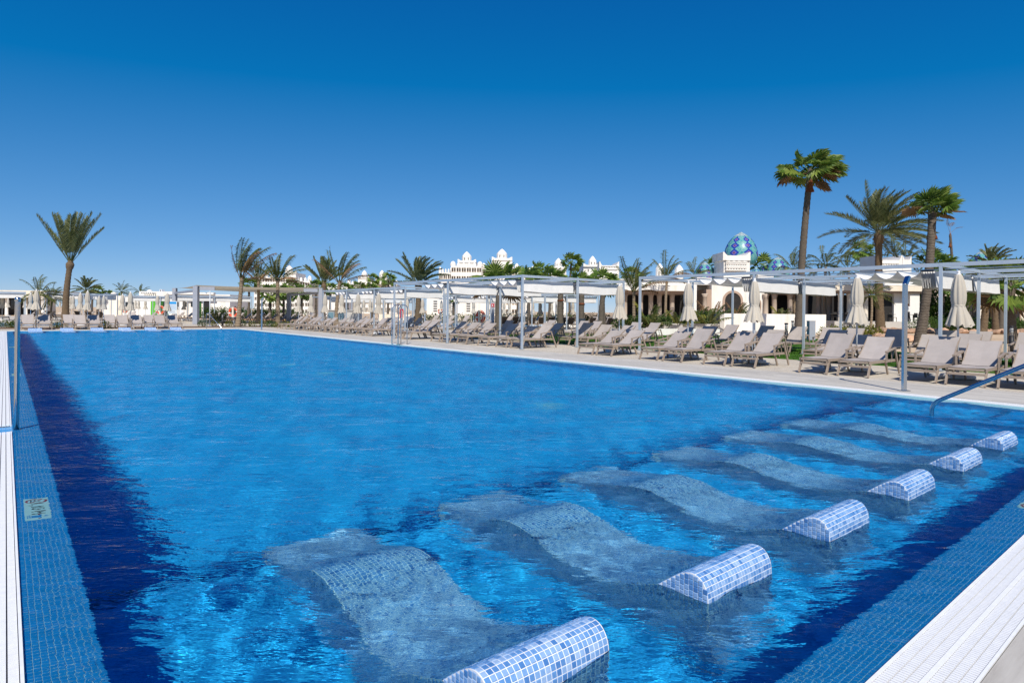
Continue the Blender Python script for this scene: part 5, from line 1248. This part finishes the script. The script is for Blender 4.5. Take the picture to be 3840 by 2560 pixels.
# garden walls and planters
t = Bld('garden_wall', 'plain white garden wall behind the near loungers', 2905, 47, 'wall'); t.box('wall', 'white_wall', 2716, 3098, 1177, None, 0, .35); t.box('return_wall', 'conc', 2700, 2716, 1178, None, .02, 2.)
def curved_wall(name, label, pts, h, th=.25, mat='white_wall', soil=True):
    P = [Vector((*W(u, Z), 0)) for u, Z in pts]; t = thing(name, label, 'planter', P[0]); m = MB(); n = len(P)
    for i, p in enumerate(P):
        d = (P[min(i+1,n-1)] - P[max(i-1,0)]).normalized(); s = Vector((-d.y, d.x, 0))*th; q = p - P[0]
        m.v += [tuple(q+Vector((0,0,-.03))), tuple(q+Vector((0,0,h))), tuple(q+s+Vector((0,0,h))), tuple(q+s+Vector((0,0,-.03)))]
    for i in range(n-1):
        for j in range(4): k = (j+1) % 4; m.f.append((4*i+j, 4*i+k, 4*i+4+k, 4*i+4+j)); m.m.append(0)
    m.f += [(0,1,2,3), (4*n-1,4*n-2,4*n-3,4*n-4)]; m.m += [0,0]
    m.build('wall', M[mat], t)
    if soil:
        c = MB(); c.v = [tuple(p-P[0]+Vector((0,0,h-.08))) for p in P] + [tuple(p-P[0]+Vector((SY*2.4, CY*2.4, h-.08))) for p in P]
        for i in range(n-1): c.f.append((i, i+1, n+i+1, n+i)); c.m.append(0)
        c.build('soil', M['soil'], t)
curved_wall('planter', 'low curved white planter wall in front of the arcade', [(2332,46),(2340,42.5),(2370,40.6),(2420,39.9),(2500,39.8),(2600,40),(2700,40.4)], .40)
curved_wall('planter', 'upper curved planter wall under the large leaved shrubs', [(2440,50),(2450,48.2),(2490,47.2),(2560,46.8),(2640,46.8),(2699,46.9)], .62, .25, 'conc')
curved_wall('planter', 'short white planter edge behind the bare trunks', [(1990,62),(2060,60),(2160,59.5),(2250,60)], .5)
# concrete bar with glass front
b = Bld('pool_bar', 'low concrete bar counter with blue glass panel behind the far pergola', 1290, 56, 'bar')
b.box('counter', 'conc', 1226, 1345, 1165, None, 0, 1.2); b.box('top', 'conc', 1222, 1349, 1162, 1165, -.1, 1.3)
M['bar_glass'] = simple('bar_glass', (.12,.22,.27), .1, .1, 2, .6); b.box('glass_panel', 'bar_glass', 1231, 1290, 1171, 1196, -.06, -.01)
for u in (1230, 1252, 1274, 1291): b.box('mullion', 'portal', u-1, u+1, 1169, 1197, -.09, -.061)
b = Bld('red_stand', 'small red stand with black and white lettered strip beside a grey bin', 1506, 47, 'sign'); b.box('panel', 'sign_red', 1499, 1512, 1158, 1192, 0, .1); b.box('strip', 'ring_band', 1504, 1509, 1166, 1194, -.03, -.001)
for k in range(5): b.box('letter_mark', 'sign_black', 1505, 1508, 1168+5*k, 1171+5*k, -.036, -.031)
b.box('leg', 'portal', 1500, 1511, 1192, None, .02, .08)
# second pools
def far_water_mat():
    m, n = newmat('far_water'); f = noise(n, 3., 3, .5, wpos(n)); return finish(m, n, ramp(n, f, [(.3, (.01,.20,.48)), (.7, (.03,.30,.60))]), .12, .3, 0, f, .2, .02)
M['far_water'] = far_water_mat()
for nm, (x0,x1,y0,y1), lb in (('far_pool', (-4,10,56,66), 'small blue pool beyond the far end loungers'), ('far_pool', (29,46,44.5,58), 'blue second pool behind the pergolas')):
    tag(MB().box(x0,x1,y0,y1,-.03,.004).build(nm, M['far_water']), lb, kind='structure')
    tag(frame_sheet(x0-.4,x1+.4,y0-.4,y1+.4,x0+.001,x1-.001,y0+.001,y1-.001,.008).build('pool_coping', M['conc']), 'pale coping around the ' + lb, kind='structure')
# tables of the restaurant terrace and a waiter
M['furniture'] = simple('dark_furniture', (.05,.045,.04), .6, .2, 6)
def table(u, Z, z, lb):
    x, y = W(u, Z); t = thing('terrace_table', lb, 'table', (x, y, z), -YAW, 'dark tables on the restaurant terrace')
    MB().box(-.5,.5,-.4,.4,.70,.74).build('table_top', M['furniture'], t); MB().lathe([(.25,0),(.25,.03),(.05,.05),(.05,.70)], 8).build('pedestal', M['furniture'], t)
def chair(u, Z, z, lb):
    x, y = W(u, Z); t = thing('terrace_chair', lb, 'chair', (x, y, z), -YAW + .4, 0); t['group'] = 'dark chairs on the restaurant terrace'
    MB().box(-.24,.24,-.24,.24,.42,.46).build('seat', M['furniture'], t); MB().box(-.24,.24,.20,.24,.461,.88).build('backrest', M['furniture'], t)
    for a in (-.21,.21):
        for c in (-.21,.21): MB().box(a-.02,a+.02,c-.02,c+.02,0,.42).build('leg', M['furniture'], t)
zt = ZV(3300, 1206, 60)
for i, u in enumerate((3120, 3165, 3215, 3330, 3425)): table(u, 58.6, zt, 'dark terrace table before the right wing, %s from the left' % ORD[i]); chair(u+18, 58.3, zt, 'dark terrace chair before the right wing, %s from the left' % ORD[i])
def person(u, Z, z, lb):
    x, y = W(u, Z); t = thing('person', lb, 'person', (x, y, z), -YAW + 1.2)
    J = [((0,0,.93),.13),((0,0,1.15),.125),((0,0,1.36),.14),((0,0,1.47),.055),((.0,.01,1.56),.085),((0,.02,1.66),.095),((0,.01,1.73),.06),
         ((.17,0,1.40),.06),((.23,-.02,1.14),.045),((.22,.10,.92),.035),((.22,.14,.84),.04),((-.17,0,1.40),.06),((-.24,.02,1.14),.045),((-.20,.16,.98),.035),((-.19,.22,.94),.04),
         ((.09,0,.86),.095),((.10,.02,.48),.068),((.10,-.02,.08),.048),((.10,.13,.03),.04),((-.09,0,.86),.095),((-.10,-.05,.48),.068),((-.10,-.14,.08),.048),((-.10,.0,.03),.04)]
    E_ = [(0,1),(1,2),(2,3),(3,4),(4,5),(5,6),(2,7),(7,8),(8,9),(9,10),(2,11),(11,12),(12,13),(13,14),(0,15),(15,16),(16,17),(17,18),(0,19),(19,20),(20,21),(21,22)]
    me = bpy.data.meshes.new('body'); me.from_pydata([j[0] for j in J], E_, []); o = link('body', me, t); sk = o.modifiers.new('skin', 'SKIN'); o.modifiers.new('sub', 'SUBSURF').levels = 2
    o.modifiers['sub'].render_levels = 2
    for i, j in enumerate(J): me.skin_vertices[0].data[i].radius = (j[1], j[1])
    me.skin_vertices[0].data[0].use_root = True
    m, n = newmat('clothed_figure'); tc = n.nodes.new('ShaderNodeTexCoord'); sp = N(n, 'ShaderNodeSeparateXYZ'); L(n, tc.outputs['Object'], sp.inputs[0])
    c = ramp(n, math_(n, 'DIVIDE', sp.outputs[2], 1.8), [(.0, (.02,.02,.022)), (.52, (.02,.02,.022)), (.53, (.75,.75,.74)), (.80, (.75,.75,.74)), (.81, (.10,.05,.03)), (.94, (.10,.05,.03)), (.95, (.012,.01,.01))])
    for e in n.nodes:
        if e.type == 'VALTORGB': e.color_ramp.interpolation = 'CONSTANT'
    finish(m, n, c, .8, .2); me.materials.append(m)
person(3407, 57.5, ZV(3407, 1206, 60), 'person in white shirt and dark trousers standing on the far restaurant terrace')
